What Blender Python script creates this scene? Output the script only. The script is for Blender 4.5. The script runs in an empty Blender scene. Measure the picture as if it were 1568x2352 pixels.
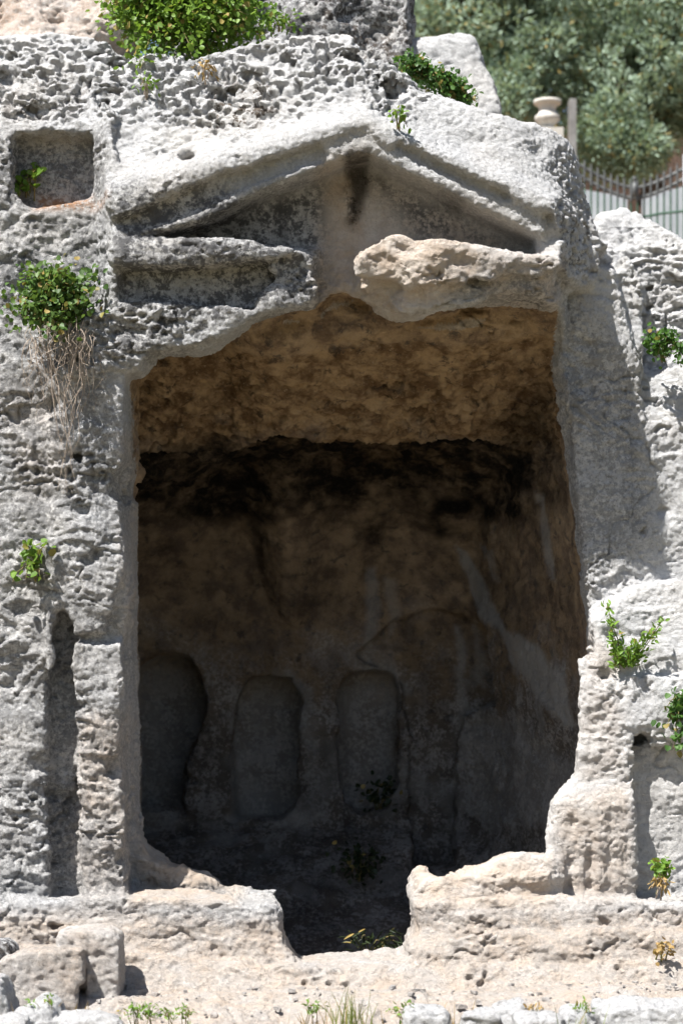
import bpy, math, random, time
import numpy as np
T0 = time.time()
rnd = random.Random(7)
SC = bpy.context.scene
COL = SC.collection
R = math.radians

# ------------------------------------------------------------------ camera
# measuring units: a photo 1568 x 2352 px wide/high, 341 px per metre on the facade plane y = 0,
# camera 14 m in front of it, eye level at row 1500 (rising-front lens), world z = 0 at eye level
D, S, HX, HY = 14.0, 341.0, 784.0, 1500.0
cam = bpy.data.cameras.new('camera')
cam_o = bpy.data.objects.new('camera', cam); COL.objects.link(cam_o)
cam_o.location = (0, -D, 0); cam_o.rotation_euler = (R(90), 0, 0)
cam.sensor_fit = 'VERTICAL'; cam.sensor_height = 36.0; cam.sensor_width = 24.0
cam.lens = 36.0 * D / (2352 / S)
cam.shift_y = (HY - 1176) / 2352
cam.clip_start = 0.1; cam.clip_end = 2000
cam.dof.use_dof = True; cam.dof.focus_distance = 14.0; cam.dof.aperture_fstop = 1.35
SC.camera = cam_o

# ------------------------------------------------------------------ sky, sun, exposure
SUN = np.array([0.42, 0.42, -1.0])            # direction the light travels
SUN_EL = math.atan2(1.0, math.hypot(0.42, 0.42))
w = bpy.data.worlds.new('World'); SC.world = w; w.use_nodes = True
nt = w.node_tree; nt.nodes.clear()
sky = nt.nodes.new('ShaderNodeTexSky'); sky.sky_type = 'NISHITA'; sky.sun_disc = False
sky.sun_elevation = SUN_EL
sky.sun_rotation = math.atan2(-0.42, -0.42)   # sun stands at (-x, -y)
bg = nt.nodes.new('ShaderNodeBackground'); bg.inputs['Strength'].default_value = 0.055
out = nt.nodes.new('ShaderNodeOutputWorld')
nt.links.new(sky.outputs[0], bg.inputs[0]); nt.links.new(bg.outputs[0], out.inputs[0])
sun = bpy.data.lights.new('sun', 'SUN'); sun.energy = 5.0; sun.angle = R(0.53); sun.color = (1.0, 0.97, 0.925)
sun_o = bpy.data.objects.new('sun', sun); COL.objects.link(sun_o)
from mathutils import Vector
sun_o.rotation_euler = Vector(SUN.tolist()).to_track_quat('-Z', 'Y').to_euler()
sun_o.location = (-8, -8, 16)
SC.view_settings.view_transform = 'Standard'; SC.view_settings.look = 'None'
SC.view_settings.gamma = 1.0; SC.view_settings.use_curve_mapping = False
SC.view_settings.exposure = 1.22
SC.cycles.max_bounces = 8; SC.cycles.diffuse_bounces = 5

# ------------------------------------------------------------------ helpers: measuring
def W(px, py, y=0.0):
    k = (D + y) / D / S
    return ((px - HX) * k, y, (HY - py) * k)
def poly_at(pts, y=0.0):
    r = []
    for p in pts:
        yy = p[2] if len(p) > 2 else y
        a = W(p[0], p[1], yy); r.append((a[0], a[2]))
    return np.array(r)
def sd_poly(P, X, Z):
    """signed distance to a closed polygon, negative inside"""
    d = np.full(X.shape, 1e9, np.float32); s = np.zeros(X.shape, bool)
    n = len(P)
    for i in range(n):
        ax, az = P[i]; bx, bz = P[(i + 1) % n]
        ex, ez = bx - ax, bz - az
        wx, wz = X - ax, Z - az
        t = np.clip((wx * ex + wz * ez) / (ex * ex + ez * ez + 1e-12), 0, 1)
        d = np.minimum(d, (wx - ex * t) ** 2 + (wz - ez * t) ** 2)
        if abs(ez) > 1e-9:
            c = ((az <= Z) & (bz > Z)) | ((bz <= Z) & (az > Z))
            xi = ax + (Z - az) / ez * ex
            s ^= c & (X < xi)
    d = np.sqrt(d)
    return np.where(s, -d, d).astype(np.float32)
def sstep(a, b, x):
    t = np.clip((x - a) / (b - a), 0, 1); return t * t * (3 - 2 * t)

# ------------------------------------------------------------------ helpers: noise
_rs = np.random.RandomState(11)
_G = _rs.normal(size=(32 ** 3, 3)).astype(np.float32); _G /= np.linalg.norm(_G, axis=1)[:, None]
def pnoise(P, scale, seed=0):
    """gradient noise at points, feature size = scale (number or 3-tuple), about -1..1"""
    q = (P / np.asarray(scale, np.float32) + np.array([seed * 5.37, seed * 3.11 + .5, seed * 7.93], np.float32)).astype(np.float32)
    i = np.floor(q).astype(np.int32); f = q - i; u = f * f * f * (f * (f * 6 - 15) + 10)
    out = np.zeros(len(P), np.float32)
    for a in (0, 1):
        wa = u[:, 0] if a else 1 - u[:, 0]
        for b in (0, 1):
            wb = wa * (u[:, 1] if b else 1 - u[:, 1])
            for c in (0, 1):
                wc = wb * (u[:, 2] if c else 1 - u[:, 2])
                h = (((i[:, 0] + a) & 31) << 10) | (((i[:, 1] + b) & 31) << 5) | ((i[:, 2] + c) & 31)
                g = _G[h]
                out += wc * (g[:, 0] * (f[:, 0] - a) + g[:, 1] * (f[:, 1] - b) + g[:, 2] * (f[:, 2] - c))
    return out * 1.6
def fbm(P, scale, seed=0, octv=3, gain=.5):
    s = np.zeros(len(P), np.float32); a = 1.0; sc = np.asarray(scale, np.float32)
    for k in range(octv):
        s += a * pnoise(P, sc, seed + k * 3); a *= gain; sc = sc / 2.03
    return s
def spline_rows(n, h, s):
    L = int(n * h / s) + 5
    t = np.arange(n) * h / s + 1.0
    M = np.zeros((n, L), np.float32); i = np.floor(t).astype(int); f = t - i
    for k, wv in enumerate(((1 - f) ** 3 / 6, (3 * f ** 3 - 6 * f ** 2 + 4) / 6, (-3 * f ** 3 + 3 * f ** 2 + 3 * f + 1) / 6, f ** 3 / 6)):
        M[np.arange(n), i - 1 + k] += wv
    return M
def vol_noise(shape, h, s, seed):
    """smooth noise on a regular grid, rms about 1; s = feature size per axis"""
    if np.isscalar(s): s = (s, s, s)
    Ms = [spline_rows(n, h, q) for n, q in zip(shape, s)]
    r = np.random.RandomState(seed).normal(size=[m.shape[1] for m in Ms]).astype(np.float32)
    r = np.tensordot(Ms[0], r, (1, 0))
    r = np.einsum('ja,iac->ijc', Ms[1], r, optimize=True)
    r = r @ Ms[2].T
    return r * np.float32(2.6)

# ------------------------------------------------------------------ helpers: meshing
def surface_nets(F, org, h):
    nx, ny, nz = F.shape
    S_ = F < 0
    c = np.zeros((nx - 1, ny - 1, nz - 1), np.uint8)
    for a in (0, 1):
        for b in (0, 1):
            for d in (0, 1):
                c += S_[a:nx - 1 + a, b:ny - 1 + b, d:nz - 1 + d]
    act = np.flatnonzero((c > 0) & (c < 8)); del c
    m1, m2 = (ny - 1) * (nz - 1), nz - 1
    ci, cj, ck = act // m1, (act % m1) // m2, act % m2
    base = (ci * ny + cj) * nz + ck
    Ff = F.ravel()
    off = [(a, b, d) for a in (0, 1) for b in (0, 1) for d in (0, 1)]
    val = {o: Ff[base + (o[0] * ny + o[1]) * nz + o[2]] for o in off}
    acc = np.zeros((len(act), 3), np.float32); cnt = np.zeros(len(act), np.float32)
    for o in off:
        for ax in range(3):
            if o[ax] == 0:
                p = list(o); p[ax] = 1; p = tuple(p)
                f0, f1 = val[o], val[p]
                cr = (f0 < 0) != (f1 < 0)
                t = np.where(cr, f0 / np.where(cr, f0 - f1, 1), 0)
                for q in range(3):
                    acc[:, q] += np.where(cr, (t if q == ax else o[q]), 0)
                cnt += cr
    V = acc / cnt[:, None]
    V += np.stack([ci, cj, ck], 1)
    V = (V * h + np.asarray(org)).astype(np.float32)
    idm = np.full((nx - 1) * (ny - 1) * (nz - 1), -1, np.int32); idm[act] = np.arange(len(act), dtype=np.int32)
    Q = []
    for ax in range(3):
        sl0 = [slice(1, -1)] * 3; sl1 = [slice(1, -1)] * 3
        sl0[ax] = slice(0, -1); sl1[ax] = slice(1, None)
        A, B = S_[tuple(sl0)], S_[tuple(sl1)]
        e = np.argwhere(A != B)
        if len(e) == 0: continue
        inside = A[tuple(e.T)]
        e = e + np.array([0 if q == ax else 1 for q in range(3)])
        u, v = [(1, 2), (2, 0), (0, 1)][ax]
        def cell(du, dv):
            g = e.copy(); g[:, u] += du; g[:, v] += dv
            return idm[g[:, 0] * m1 + g[:, 1] * m2 + g[:, 2]]
        q = np.stack([cell(-1, -1), cell(0, -1), cell(0, 0), cell(-1, 0)], 1)
        q[~inside] = q[~inside][:, ::-1]
        Q.append(q)
    return V, np.concatenate(Q)
def normals(V, Q):
    n = np.cross(V[Q[:, 2]] - V[Q[:, 0]], V[Q[:, 3]] - V[Q[:, 1]])
    N = np.zeros_like(V)
    for k in range(4):
        for a in range(3):
            N[:, a] += np.bincount(Q[:, k], n[:, a], len(V))
    return N / (np.linalg.norm(N, axis=1)[:, None] + 1e-12)
def smooth(V, Q, it=1, lam=.5):
    E = np.concatenate([Q[:, [0, 1]], Q[:, [1, 2]], Q[:, [2, 3]], Q[:, [3, 0]]])
    for _ in range(it):
        c = np.bincount(E[:, 0], minlength=len(V)) + np.bincount(E[:, 1], minlength=len(V))
        A = np.stack([np.bincount(E[:, 0], V[E[:, 1], a], len(V)) + np.bincount(E[:, 1], V[E[:, 0], a], len(V)) for a in range(3)], 1)
        V = V + lam * (A / np.maximum(c, 1)[:, None] - V)
    return V.astype(np.float32)
def subdivide(V, Q):
    E = np.concatenate([Q[:, [0, 1]], Q[:, [1, 2]], Q[:, [2, 3]], Q[:, [3, 0]]])
    E.sort(axis=1)
    key = E[:, 0].astype(np.int64) * len(V) + E[:, 1]
    uk, inv = np.unique(key, return_inverse=True)
    a, b = uk // len(V), uk % len(V)
    M = (V[a] + V[b]) / 2; C = V[Q].mean(1)
    n = len(Q); e = inv.reshape(4, n) + len(V); c = np.arange(n) + len(V) + len(M)
    Qn = np.concatenate([np.stack([Q[:, k], e[k], c, e[(k + 3) % 4]], 1) for k in range(4)])
    return np.concatenate([V, M, C]).astype(np.float32), Qn
def make_mesh(name, V, Q, N=None, attrs=None):
    """mesh from numpy arrays (V n x 3, Q m x k), optional vertex normals, float attributes"""
    me = bpy.data.meshes.new(name)
    V = np.asarray(V, np.float32); Q = np.asarray(Q, np.int32); k = Q.shape[1]
    me.vertices.add(len(V)); me.vertices.foreach_set('co', V.ravel())
    me.loops.add(Q.size); me.loops.foreach_set('vertex_index', Q.ravel())
    me.polygons.add(len(Q)); me.polygons.foreach_set('loop_start', np.arange(0, Q.size, k, dtype=np.int32))
    me.update(calc_edges=True)
    for an, av in (attrs or {}).items():
        at = me.attributes.new(an, 'FLOAT', 'POINT'); at.data.foreach_set('value', np.asarray(av, np.float32))
    me.polygons.foreach_set('use_smooth', np.ones(len(Q), bool))
    if N is not None: me.normals_split_custom_set_from_vertices(N.tolist())
    return me
def link(name, me, mat, parent=None, loc=None):
    o = bpy.data.objects.new(name, me)
    if me is not None and mat is not None and not me.materials: me.materials.append(mat)
    if loc is not None: o.location = loc
    if parent is not None:
        o.parent = parent
    COL.objects.link(o)
    return o
def tag(o, label=None, cat=None, group=None, kind=None):
    if label: o['label'] = label
    if cat: o['category'] = cat
    if group: o['group'] = group
    if kind: o['kind'] = kind
    return o
def thing(name, loc, label, cat, group=None):
    o = bpy.data.objects.new(name, None); COL.objects.link(o); o.location = loc; o.empty_display_size = .2
    return tag(o, label, cat, group)
def part(name, me, mat, root):
    """a child whose mesh is written in world coordinates"""
    l = root.location
    return link(name, me, mat, root, (-l[0], -l[1], -l[2]))

# ------------------------------------------------------------------ materials
class NT:
    def __init__(s, name):
        s.m = bpy.data.materials.new(name); s.m.use_nodes = True
        s.t = s.m.node_tree; s.t.nodes.clear()
        s.out = s.n('ShaderNodeOutputMaterial'); s.b = s.n('ShaderNodeBsdfPrincipled')
        s.l(s.b.outputs[0], s.out.inputs[0])
    def n(s, t, **k):
        x = s.t.nodes.new(t)
        for a, b in k.items(): setattr(x, a, b)
        return x
    def l(s, a, b): s.t.links.new(a, b)
    def noise(s, co, scale, detail=6, rough=.6, dist=0.0):
        x = s.n('ShaderNodeTexNoise'); x.inputs['Scale'].default_value = scale; x.inputs['Detail'].default_value = detail
        x.inputs['Roughness'].default_value = rough; x.inputs['Distortion'].default_value = dist
        s.l(co, x.inputs['Vector']); return x.outputs['Fac']
    def rng(s, v, a, b, c=0.0, d=1.0):
        x = s.n('ShaderNodeMapRange'); x.interpolation_type = 'SMOOTHSTEP'
        s.l(v, x.inputs['Value'])
        for k, q in zip(('From Min', 'From Max', 'To Min', 'To Max'), (a, b, c, d)): x.inputs[k].default_value = q
        return x.outputs[0]
    def math(s, op, a, b=None):
        x = s.n('ShaderNodeMath', operation=op)
        for i, v in enumerate((a, b)):
            if v is None: continue
            if isinstance(v, (int, float)): x.inputs[i].default_value = v
            else: s.l(v, x.inputs[i])
        return x.outputs[0]
    def mix(s, f, a, b):
        x = s.n('ShaderNodeMix', data_type='RGBA')
        for i, v in ((0, f), (6, a), (7, b)):
            if isinstance(v, (int, float)): x.inputs[i].default_value = v
            elif isinstance(v, tuple): x.inputs[i].default_value = (*v, 1)
            else: s.l(v, x.inputs[i])
        return x.outputs[2]
    def attr(s, name):
        x = s.n('ShaderNodeAttribute'); x.attribute_name = name; return x.outputs['Fac']
    def bump(s, h, dist, strength=1.0, prev=None):
        x = s.n('ShaderNodeBump'); x.inputs['Distance'].default_value = dist; x.inputs['Strength'].default_value = strength
        s.l(h, x.inputs['Height'])
        if prev is not None: s.l(prev, x.inputs['Normal'])
        return x.outputs[0]
    def coord(s, which='Object', scale=None):
        x = s.n('ShaderNodeTexCoord').outputs[which]
        if scale:
            m = s.n('ShaderNodeMapping'); m.inputs['Scale'].default_value = scale; s.l(x, m.inputs['Vector']); x = m.outputs[0]
        return x

def limestone():
    m = NT('limestone'); co = m.coord(); st = m.coord('Object', (1.0, 1.0, 3.0))
    big = m.noise(co, 1.3, 5, .6); med = m.noise(co, 6.0, 7, .65); fin = m.noise(co, 30.0, 6, .7); lay = m.noise(st, 5.0, 7, .65)
    strk = m.noise(m.coord('Object', (9.0, 9.0, 1.1)), 1.0, 5, .6)
    col = m.mix(m.rng(med, .32, .68), (.56, .56, .565), (.80, .798, .795))
    col = m.mix(m.math('MULTIPLY', m.rng(big, .42, .68), .45), col, (.72, .675, .62))
    grit = m.noise(co, 60.0, 5, .75)
    col = m.mix(m.math('MULTIPLY', m.rng(grit, .54, .66), .40), col, (.24, .24, .25))
    col = m.mix(m.math('MULTIPLY', m.rng(grit, .46, .34), .35), col, (.80, .79, .78))
    # fresh tan stone
    tn = m.attr('tan'); f = m.math('MINIMUM', m.math('MULTIPLY', tn, m.rng(lay, .28, .60, .75, 1.25)), .95)
    col = m.mix(f, col, m.mix(m.rng(med, .35, .65), (.60, .485, .385), (.72, .63, .545)))
    col = m.mix(m.math('MULTIPLY', tn, m.math('MULTIPLY', m.rng(fin, .55, .68), .5)), col, (.64, .60, .56))
    # grey mottled patches: lichen crust, darker chamber stone, painted shade on right wall
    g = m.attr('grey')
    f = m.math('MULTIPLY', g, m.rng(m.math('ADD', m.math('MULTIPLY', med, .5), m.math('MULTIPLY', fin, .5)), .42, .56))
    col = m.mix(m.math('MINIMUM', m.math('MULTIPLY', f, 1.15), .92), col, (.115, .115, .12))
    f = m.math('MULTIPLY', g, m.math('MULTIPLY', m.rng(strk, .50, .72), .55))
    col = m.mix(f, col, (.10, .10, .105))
    # brown-black lichen spots
    bl = m.attr('spot'); f = m.math('MULTIPLY', bl, m.rng(m.noise(co, 15.0, 5, .7), .50, .60))
    col = m.mix(m.math('MULTIPLY', f, .9), col, m.mix(m.rng(big, .4, .6), (.055, .045, .038), (.10, .07, .045)))
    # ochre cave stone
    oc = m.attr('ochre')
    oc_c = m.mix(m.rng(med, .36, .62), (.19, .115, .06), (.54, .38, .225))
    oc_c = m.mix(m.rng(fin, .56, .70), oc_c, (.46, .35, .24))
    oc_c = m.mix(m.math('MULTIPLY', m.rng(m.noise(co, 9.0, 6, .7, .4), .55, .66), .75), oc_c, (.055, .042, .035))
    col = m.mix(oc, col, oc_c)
    # pale mineral run
    col = m.mix(m.math('MULTIPLY', m.attr('pale'), m.rng(strk, .2, .5, .55, 1.0)), col, (.48, .465, .445))
    # sooty black staining, plus painted dimness on the chamber walls
    so = m.attr('soot_shade'); f = m.math('MULTIPLY', so, m.rng(m.noise(co, 4.5, 8, .7), .30, .58, .45, 1.0))
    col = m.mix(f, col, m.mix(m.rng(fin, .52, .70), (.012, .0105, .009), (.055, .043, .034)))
    # orange soil caught on ledges
    col = m.mix(m.math('MULTIPLY', m.attr('soil'), m.rng(fin, .35, .55)), col, (.52, .25, .10))
    m.l(col, m.b.inputs['Base Color'])
    m.b.inputs['Roughness'].default_value = .95; m.b.inputs['Specular IOR Level'].default_value = .12
    n1 = m.bump(m.noise(co, 42.0, 8, .72), .05, .8)
    n2 = m.bump(m.noise(co, 13.0, 4, .6), .06, .4, n1)
    n2 = m.bump(m.noise(co, 110.0, 5, .75), .035, .8, n2)
    m.l(n2, m.b.inputs['Normal'])
    return m.m
def leaf_mat(name, c1, c2, trans=.35, rough=.5):
    m = NT(name); co = m.coord('Object')
    oi = m.n('ShaderNodeNewGeometry').outputs['Random Per Island']
    col = m.mix(oi, c1, c2)
    col = m.mix(m.rng(oi, .90, .93), col, (.30, .22, .07))
    col = m.mix(m.math('MULTIPLY', m.rng(m.noise(co, 3.0, 3), .45, .65), .5), col, tuple(.7 * a for a in c1))
    m.l(col, m.b.inputs['Base Color']); m.b.inputs['Roughness'].default_value = rough; m.b.inputs['Specular IOR Level'].default_value = .3
    tr = m.n('ShaderNodeBsdfTranslucent'); m.l(m.mix(.5, col, (c2[0] * 1.2, c2[1] * 1.2, c2[2] * .5)), tr.inputs['Color'])
    mx = m.n('ShaderNodeMixShader'); mx.inputs[0].default_value = trans
    m.l(m.b.outputs[0], mx.inputs[1]); m.l(tr.outputs[0], mx.inputs[2]); m.l(mx.outputs[0], m.out.inputs[0])
    return m.m
def plain(name, c1, c2, scale=20, rough=.8, metal=0.0, bump=.004, spec=.3):
    m = NT(name); co = m.coord('Object')
    n = m.noise(co, scale, 6, .65)
    m.l(m.mix(m.rng(n, .35, .65), c1, c2), m.b.inputs['Base Color'])
    m.b.inputs['Roughness'].default_value = rough; m.b.inputs['Metallic'].default_value = metal; m.b.inputs['Specular IOR Level'].default_value = spec
    if bump: m.l(m.bump(m.noise(co, scale * 4, 5), bump), m.b.inputs['Normal'])
    return m.m
STONE = limestone()
M_CAPER = leaf_mat('caper_leaf', (.085, .17, .022), (.19, .30, .05))
M_DARKLEAF = leaf_mat('ivy_leaf', (.045, .10, .025), (.09, .19, .035))
M_MID = leaf_mat('caper_leaf_dull', (.055, .115, .028), (.13, .21, .05))
M_SHADE = leaf_mat('painted_shade_leaf', (.018, .03, .012), (.035, .05, .02), .15)  # leaf colour darkened in place of the chamber's dim light
M_HERB = leaf_mat('herb_leaf', (.10, .20, .03), (.20, .32, .05))
M_DRY = leaf_mat('dry_leaf', (.30, .20, .08), (.42, .30, .13), .2, .8)
M_OLIVE = leaf_mat('olive_leaf', (.22, .30, .225), (.37, .47, .36), .25, .5)
M_OLIVE2 = leaf_mat('evergreen_leaf', (.15, .23, .14), (.26, .36, .23), .25, .5)
M_STEM = plain('green_stem', (.12, .13, .04), (.22, .16, .07))
M_STRAW = plain('dry_stem', (.30, .23, .18), (.52, .44, .36), 60)
M_BARK = plain('bark', (.045, .035, .028), (.10, .08, .065), 8, .95, 0, .02)
M_GRASS = leaf_mat('grass_blade', (.12, .17, .04), (.26, .27, .09), .3)
M_SOIL = plain('soil', (.20, .13, .08), (.36, .27, .19), 6, .98, 0, .02, .1)
M_IRON = plain('grey_iron', (.075, .08, .08), (.13, .135, .135), 14, .5, .3, .001)
M_GREEN = plain('green_iron', (.035, .085, .055), (.07, .13, .09), 14, .5, .1, .001)
M_RUST = plain('rusty_iron', (.10, .075, .06), (.17, .12, .09), 14, .8, .1, .002)
M_WHITE = plain('white_sheet', (.30, .325, .35), (.37, .395, .42), 3, .6, 0, 0)
M_URN = plain('cast_stone', (.40, .38, .34), (.50, .475, .435), 10, .85, 0, .004)
M_POST = plain('grey_concrete', (.15, .145, .14), (.22, .215, .21), 8, .9, 0, .006)
M_DRYLAND = plain('dry_grassland', (.10, .085, .045), (.19, .155, .09), 2.5, .98, 0, .02, .1)
M_PINK = plain('faded_plaster', (.36, .25, .20), (.48, .35, .28), 4, .95, 0, .006)

# ================================================================== the cliff with the tomb
h = 0.025
ORG = np.array([-3.5, -2.05, -2.75]); SHP = (280, 276, 300)
gx = (ORG[0] + np.arange(SHP[0]) * h).astype(np.float32)
gy = (ORG[1] + np.arange(SHP[1]) * h).astype(np.float32)
gz = (ORG[2] + np.arange(SHP[2]) * h).astype(np.float32)
X2, Z2 = np.meshgrid(gx, gz, indexing='ij')
Yb = gy[None, :, None]
F = np.full(SHP, 9.0, np.float32)
def add(pts, y, front=None, y1=None):
    """carve-out-of-air: solid behind depth y (number or x-z map) inside the outline"""
    global F
    d2 = sd_poly(poly_at(pts, y if np.isscalar(y) else 0.0), X2, Z2)
    y0 = front if front is not None else np.full(X2.shape, y, np.float32)
    g = np.maximum(d2[:, None, :], y0[:, None, :].astype(np.float32) - Yb)
    if y1 is not None: g = np.maximum(g, Yb - np.float32(y1))
    np.minimum(F, g, out=F)
def cut(pts, ya, yb, ydraw=None):
    global F
    d2 = sd_poly(poly_at(pts, ya if ydraw is None else ydraw), X2, Z2)
    g = np.maximum(np.maximum(d2[:, None, :], np.float32(ya) - Yb), Yb - np.float32(yb))
    np.maximum(F, -g, out=F)
def Zr(py, y=0): return W(0, py, y)[2]
def Xr(px, y=0): return W(px, 0, y)[0]
B, LFT, RGT = 2700, -500, 2100

# rake line of the pediment (top of cornice), used as the start of the leaning rock above
rx = [Xr(a) for a in (-600, 262, 500, 740, 834, 930, 1120, 1262, 1500)]
rz = [Zr(a) for a in (300, 446, 374, 306, 280, 326, 412, 470, 520)]
zrake = np.interp(X2, rx, rz)
lean = np.maximum(0, Z2 - zrake)
sil = [(LFT, 60), (0, 85), (120, 76), (250, 98), (330, 112), (430, 118), (520, 108), (640, 80), (800, 80), (850, 132), (940, 172), (1020, 215),
       (1100, 250), (1150, 264), (1250, 290), (1318, 312), (1342, 345), (1362, 420), (1372, 470), (1385, 560)]
# leaning rock over the pediment
sil_y = [(a, b, .72 if a < 300 else .45) for a, b in sil]
add([(252, 98, .45)] + [p for p in sil_y if p[0] > 260] + [(1385, 620), (1300, 640), (1262, 488), (1120, 430), (930, 348), (834, 308), (740, 332), (500, 399), (262, 480), (252, 484)], 0.0, -0.14 + 1.2 * np.minimum(lean, .17) + .42 * np.maximum(0, lean - .17) + .25 * np.maximum(0, lean - .5) + 2.4 * np.clip(X2 - Xr(1278), 0, .28) * (1 - sstep(0, .3, lean)) + 1.9 * np.clip(X2 - Xr(1185), 0, .7) ** 2 * sstep(0, .3, lean))
# left rock wall and its lean
lw = .25 + np.maximum(0, Z2 - Zr(292)) * .55
add([(a, b, .75) for a, b in sil[:4]] + [(262, 110), (262, B), (LFT, B)], 0.0, lw)
# angled return at the left end of the pediment
ret = .02 + np.clip((Xr(254) - X2) * 1.7, 0, .3) + np.maximum(0, Z2 - Zr(300)) * .55
add([(205, 180), (262, 180), (270, 470), (270, 740), (205, 740)], 0.0, ret)
# raking cornice: fascia, upper lip, lower lip
add([(262, 492), (320, 480), (500, 392), (740, 322), (834, 296), (930, 345), (1110, 430), (1250, 480), (1262, 548), (1219, 532), (849, 352), (834, 350),
     (784, 362), (740, 378), (600, 430), (465, 495), (345, 532), (262, 545)], -0.03)
add([(262, 452), (500, 376), (740, 308), (834, 282), (940, 330), (1120, 415), (1262, 472), (1262, 492), (1110, 432), (930, 350), (834, 302), (740, 326),
     (500, 395), (320, 482), (262, 498)], -0.15)
add([(262, 545), (345, 536), (465, 502), (600, 434), (740, 382), (784, 366), (834, 352), (849, 352), (1219, 534), (1250, 545), (1258, 500), (1170, 456), (859, 320),
     (834, 326), (784, 352), (740, 368), (600, 421), (465, 487), (345, 522), (262, 526)], -0.085)
add([(735, 330), (752, 318), (785, 302), (834, 284), (885, 308), (910, 345), (890, 346), (849, 346), (834, 346), (784, 360), (756, 370)], -0.10)
# tympanum and everything behind the pediment
add([(255, 340), (834, 300), (1290, 400), (1290, 690), (1220, 720), (255, 800)], 0.36)
# solid core behind the doorway, to be hollowed out
add([(200, 420), (834, 340), (1290, 480), (1330, 1400), (1330, B), (200, B)], 0.45)
# left horizontal cornice, frieze, end lump, ledge below
add([(262, 545), (345, 546), (500, 551), (735, 566), (738, 590), (600, 590), (500, 600), (385, 609), (270, 606), (255, 606)], -0.10)
add([(255, 540), (735, 566), (735, 650), (722, 700), (600, 714), (255, 730)], 0.14)
add([(600, 570), (700, 566), (736, 572), (738, 620), (724, 700), (600, 714), (585, 690), (640, 640)], 0.02)
add([(165, 760), (200, 725), (262, 700), (330, 694), (450, 700), (595, 716), (722, 692), (724, 702), (600, 722), (560, 745), (460, 790), (350, 798), (325, 850), (150, 870)], 0.0)
add([(1232, 478), (1275, 470), (1284, 600), (1240, 600)], -0.03)
# right broken block
add([(812, 612), (822, 580), (860, 566), (900, 540), (930, 534), (962, 548), (1050, 562), (1180, 572), (1278, 588), (1282, 640), (1200, 640), (1080, 640), (1000, 660), (950, 655), (880, 655), (818, 640)], -0.15)
add([(812, 612), (860, 600), (1280, 600), (1280, 650), (1246, 672), (1150, 684), (1080, 694), (1010, 700), (945, 714), (900, 712), (850, 690), (822, 655)], -0.04)
# jambs
add([(110, 830), (320, 838), (286, 856), (286, 2090), (110, 2090)], 0.06)
add([(LFT, 800), (120, 830), (120, 2090), (LFT, 2090)], 0.12)
rj = .62 - .30 * sstep(Zr(1380), Zr(1560), Z2) - .15 * sstep(Zr(1780), Zr(1850), Z2) + .25 * np.clip(X2 - 1.75, 0, 1)
add([(1240, 600, 0), (1385, 560, .8), (1440, 700, .6), (1490, 1000, .6), (RGT, 1000, .6), (RGT, B), (1240, B)], 0.0, rj)
# the corner block under the right end of the pediment
add([(1205, 640), (1284, 600), (1296, 680), (1285, 705), (1255, 690), (1225, 670)], 0.12)
# right-hand outcrop, in three lumps
ro = 1.2 + .45 * np.maximum(0, Z2 - Zr(560, 1)) - .10 * np.clip(X2 - 2.0, 0, 2)
add([(1360, 560), (1378, 505), (1410, 476), (1450, 458), (1490, 472), (1540, 515), (1600, 555), (1800, 590), (RGT, 600), (RGT, B), (1360, B)], 1.0, ro)
add([(1365, 640), (1400, 600), (1440, 590), (1470, 640), (1478, 740), (1470, 850), (1420, 900), (1365, 900)], 0.78)
rm = .76 + .30 * np.maximum(0, Z2 - Zr(960, .6))
add([(1405, 960), (1440, 850), (1480, 842), (1560, 838), (RGT, 800), (RGT, B), (1405, B)], 0.76, rm)
rl = .40 + .3 * np.maximum(0, Z2 - Zr(1500, .4))
add([(1330, 1440), (1400, 1390), (1470, 1350), (1568, 1330), (RGT, 1330), (RGT, B), (1335, B)], 0.42, rl)
add([(1335, 1570), (1420, 1545), (1568, 1560), (RGT, 1570), (RGT, B), (1335, B)], 0.30)
# steps in front
bz = -0.10 - .25 * np.clip(Zr(2100) - Z2, 0, 1)
add([(LFT, 2058), (200, 2062), (640, 2062), (656, 2090), (672, 2160), (692, 2194), (925, 2194), (922, 2150), (944, 2140), (944, 2072), (1200, 2066), (RGT, 2072), (RGT, B), (LFT, B)], 0.0, bz)
bz = -0.32 - .35 * np.clip(Zr(2150) - Z2, 0, 1)
add([(925, 2150), (1150, 2142), (1400, 2136), (RGT, 2140), (RGT, B), (925, B)], 0.0, bz)
bz = -0.42 - .9 * np.clip(Zr(2195) - Z2, 0, 1)
add([(LFT, 2140), (280, 2175), (690, 2195), (925, 2195), (RGT, 2195), (RGT, B), (LFT, B)], 0.0, bz)
# the ground rock running towards the viewer
zg = -2.16 + .10 * (gy + .55) + .05 * np.sin(gy * 5)
zg = np.where(gy > -.3, -9, zg).astype(np.float32)
np.minimum(F, (gz[None, None, :] - zg[None, :, None]), out=F)

# -------- cuts
cut([(905, 330), (940, 344), (1030, 386), (1115, 424), (1175, 450), (1165, 462), (1105, 443), (1020, 404), (940, 366), (905, 345)], -1, -.045, -.05)
# the recess on the left
cut([(18, 302), (60, 296), (210, 300), (214, 400), (212, 440), (150, 455), (60, 470), (24, 440)], -1, .50, .2)
cut([(60, 400), (212, 415), (206, 450), (70, 475)], -1, .38, .2)
# slot beside the left pilaster
cut([(112, 1450), (124, 1402), (150, 1390), (168, 1440), (164, 1500), (158, 1640), (172, 1720), (182, 1850), (176, 1960), (184, 2062), (118, 2058), (112, 1900), (108, 1650), (118, 1500)], -1, .34, .05)
cut([(264, 1345), (292, 1300), (292, 1462), (252, 1466), (250, 1420)], -1, .17, .05)
cut([(160, 1462), (292, 1466), (292, 1472), (160, 1470)], -1, .12, .05)
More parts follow.
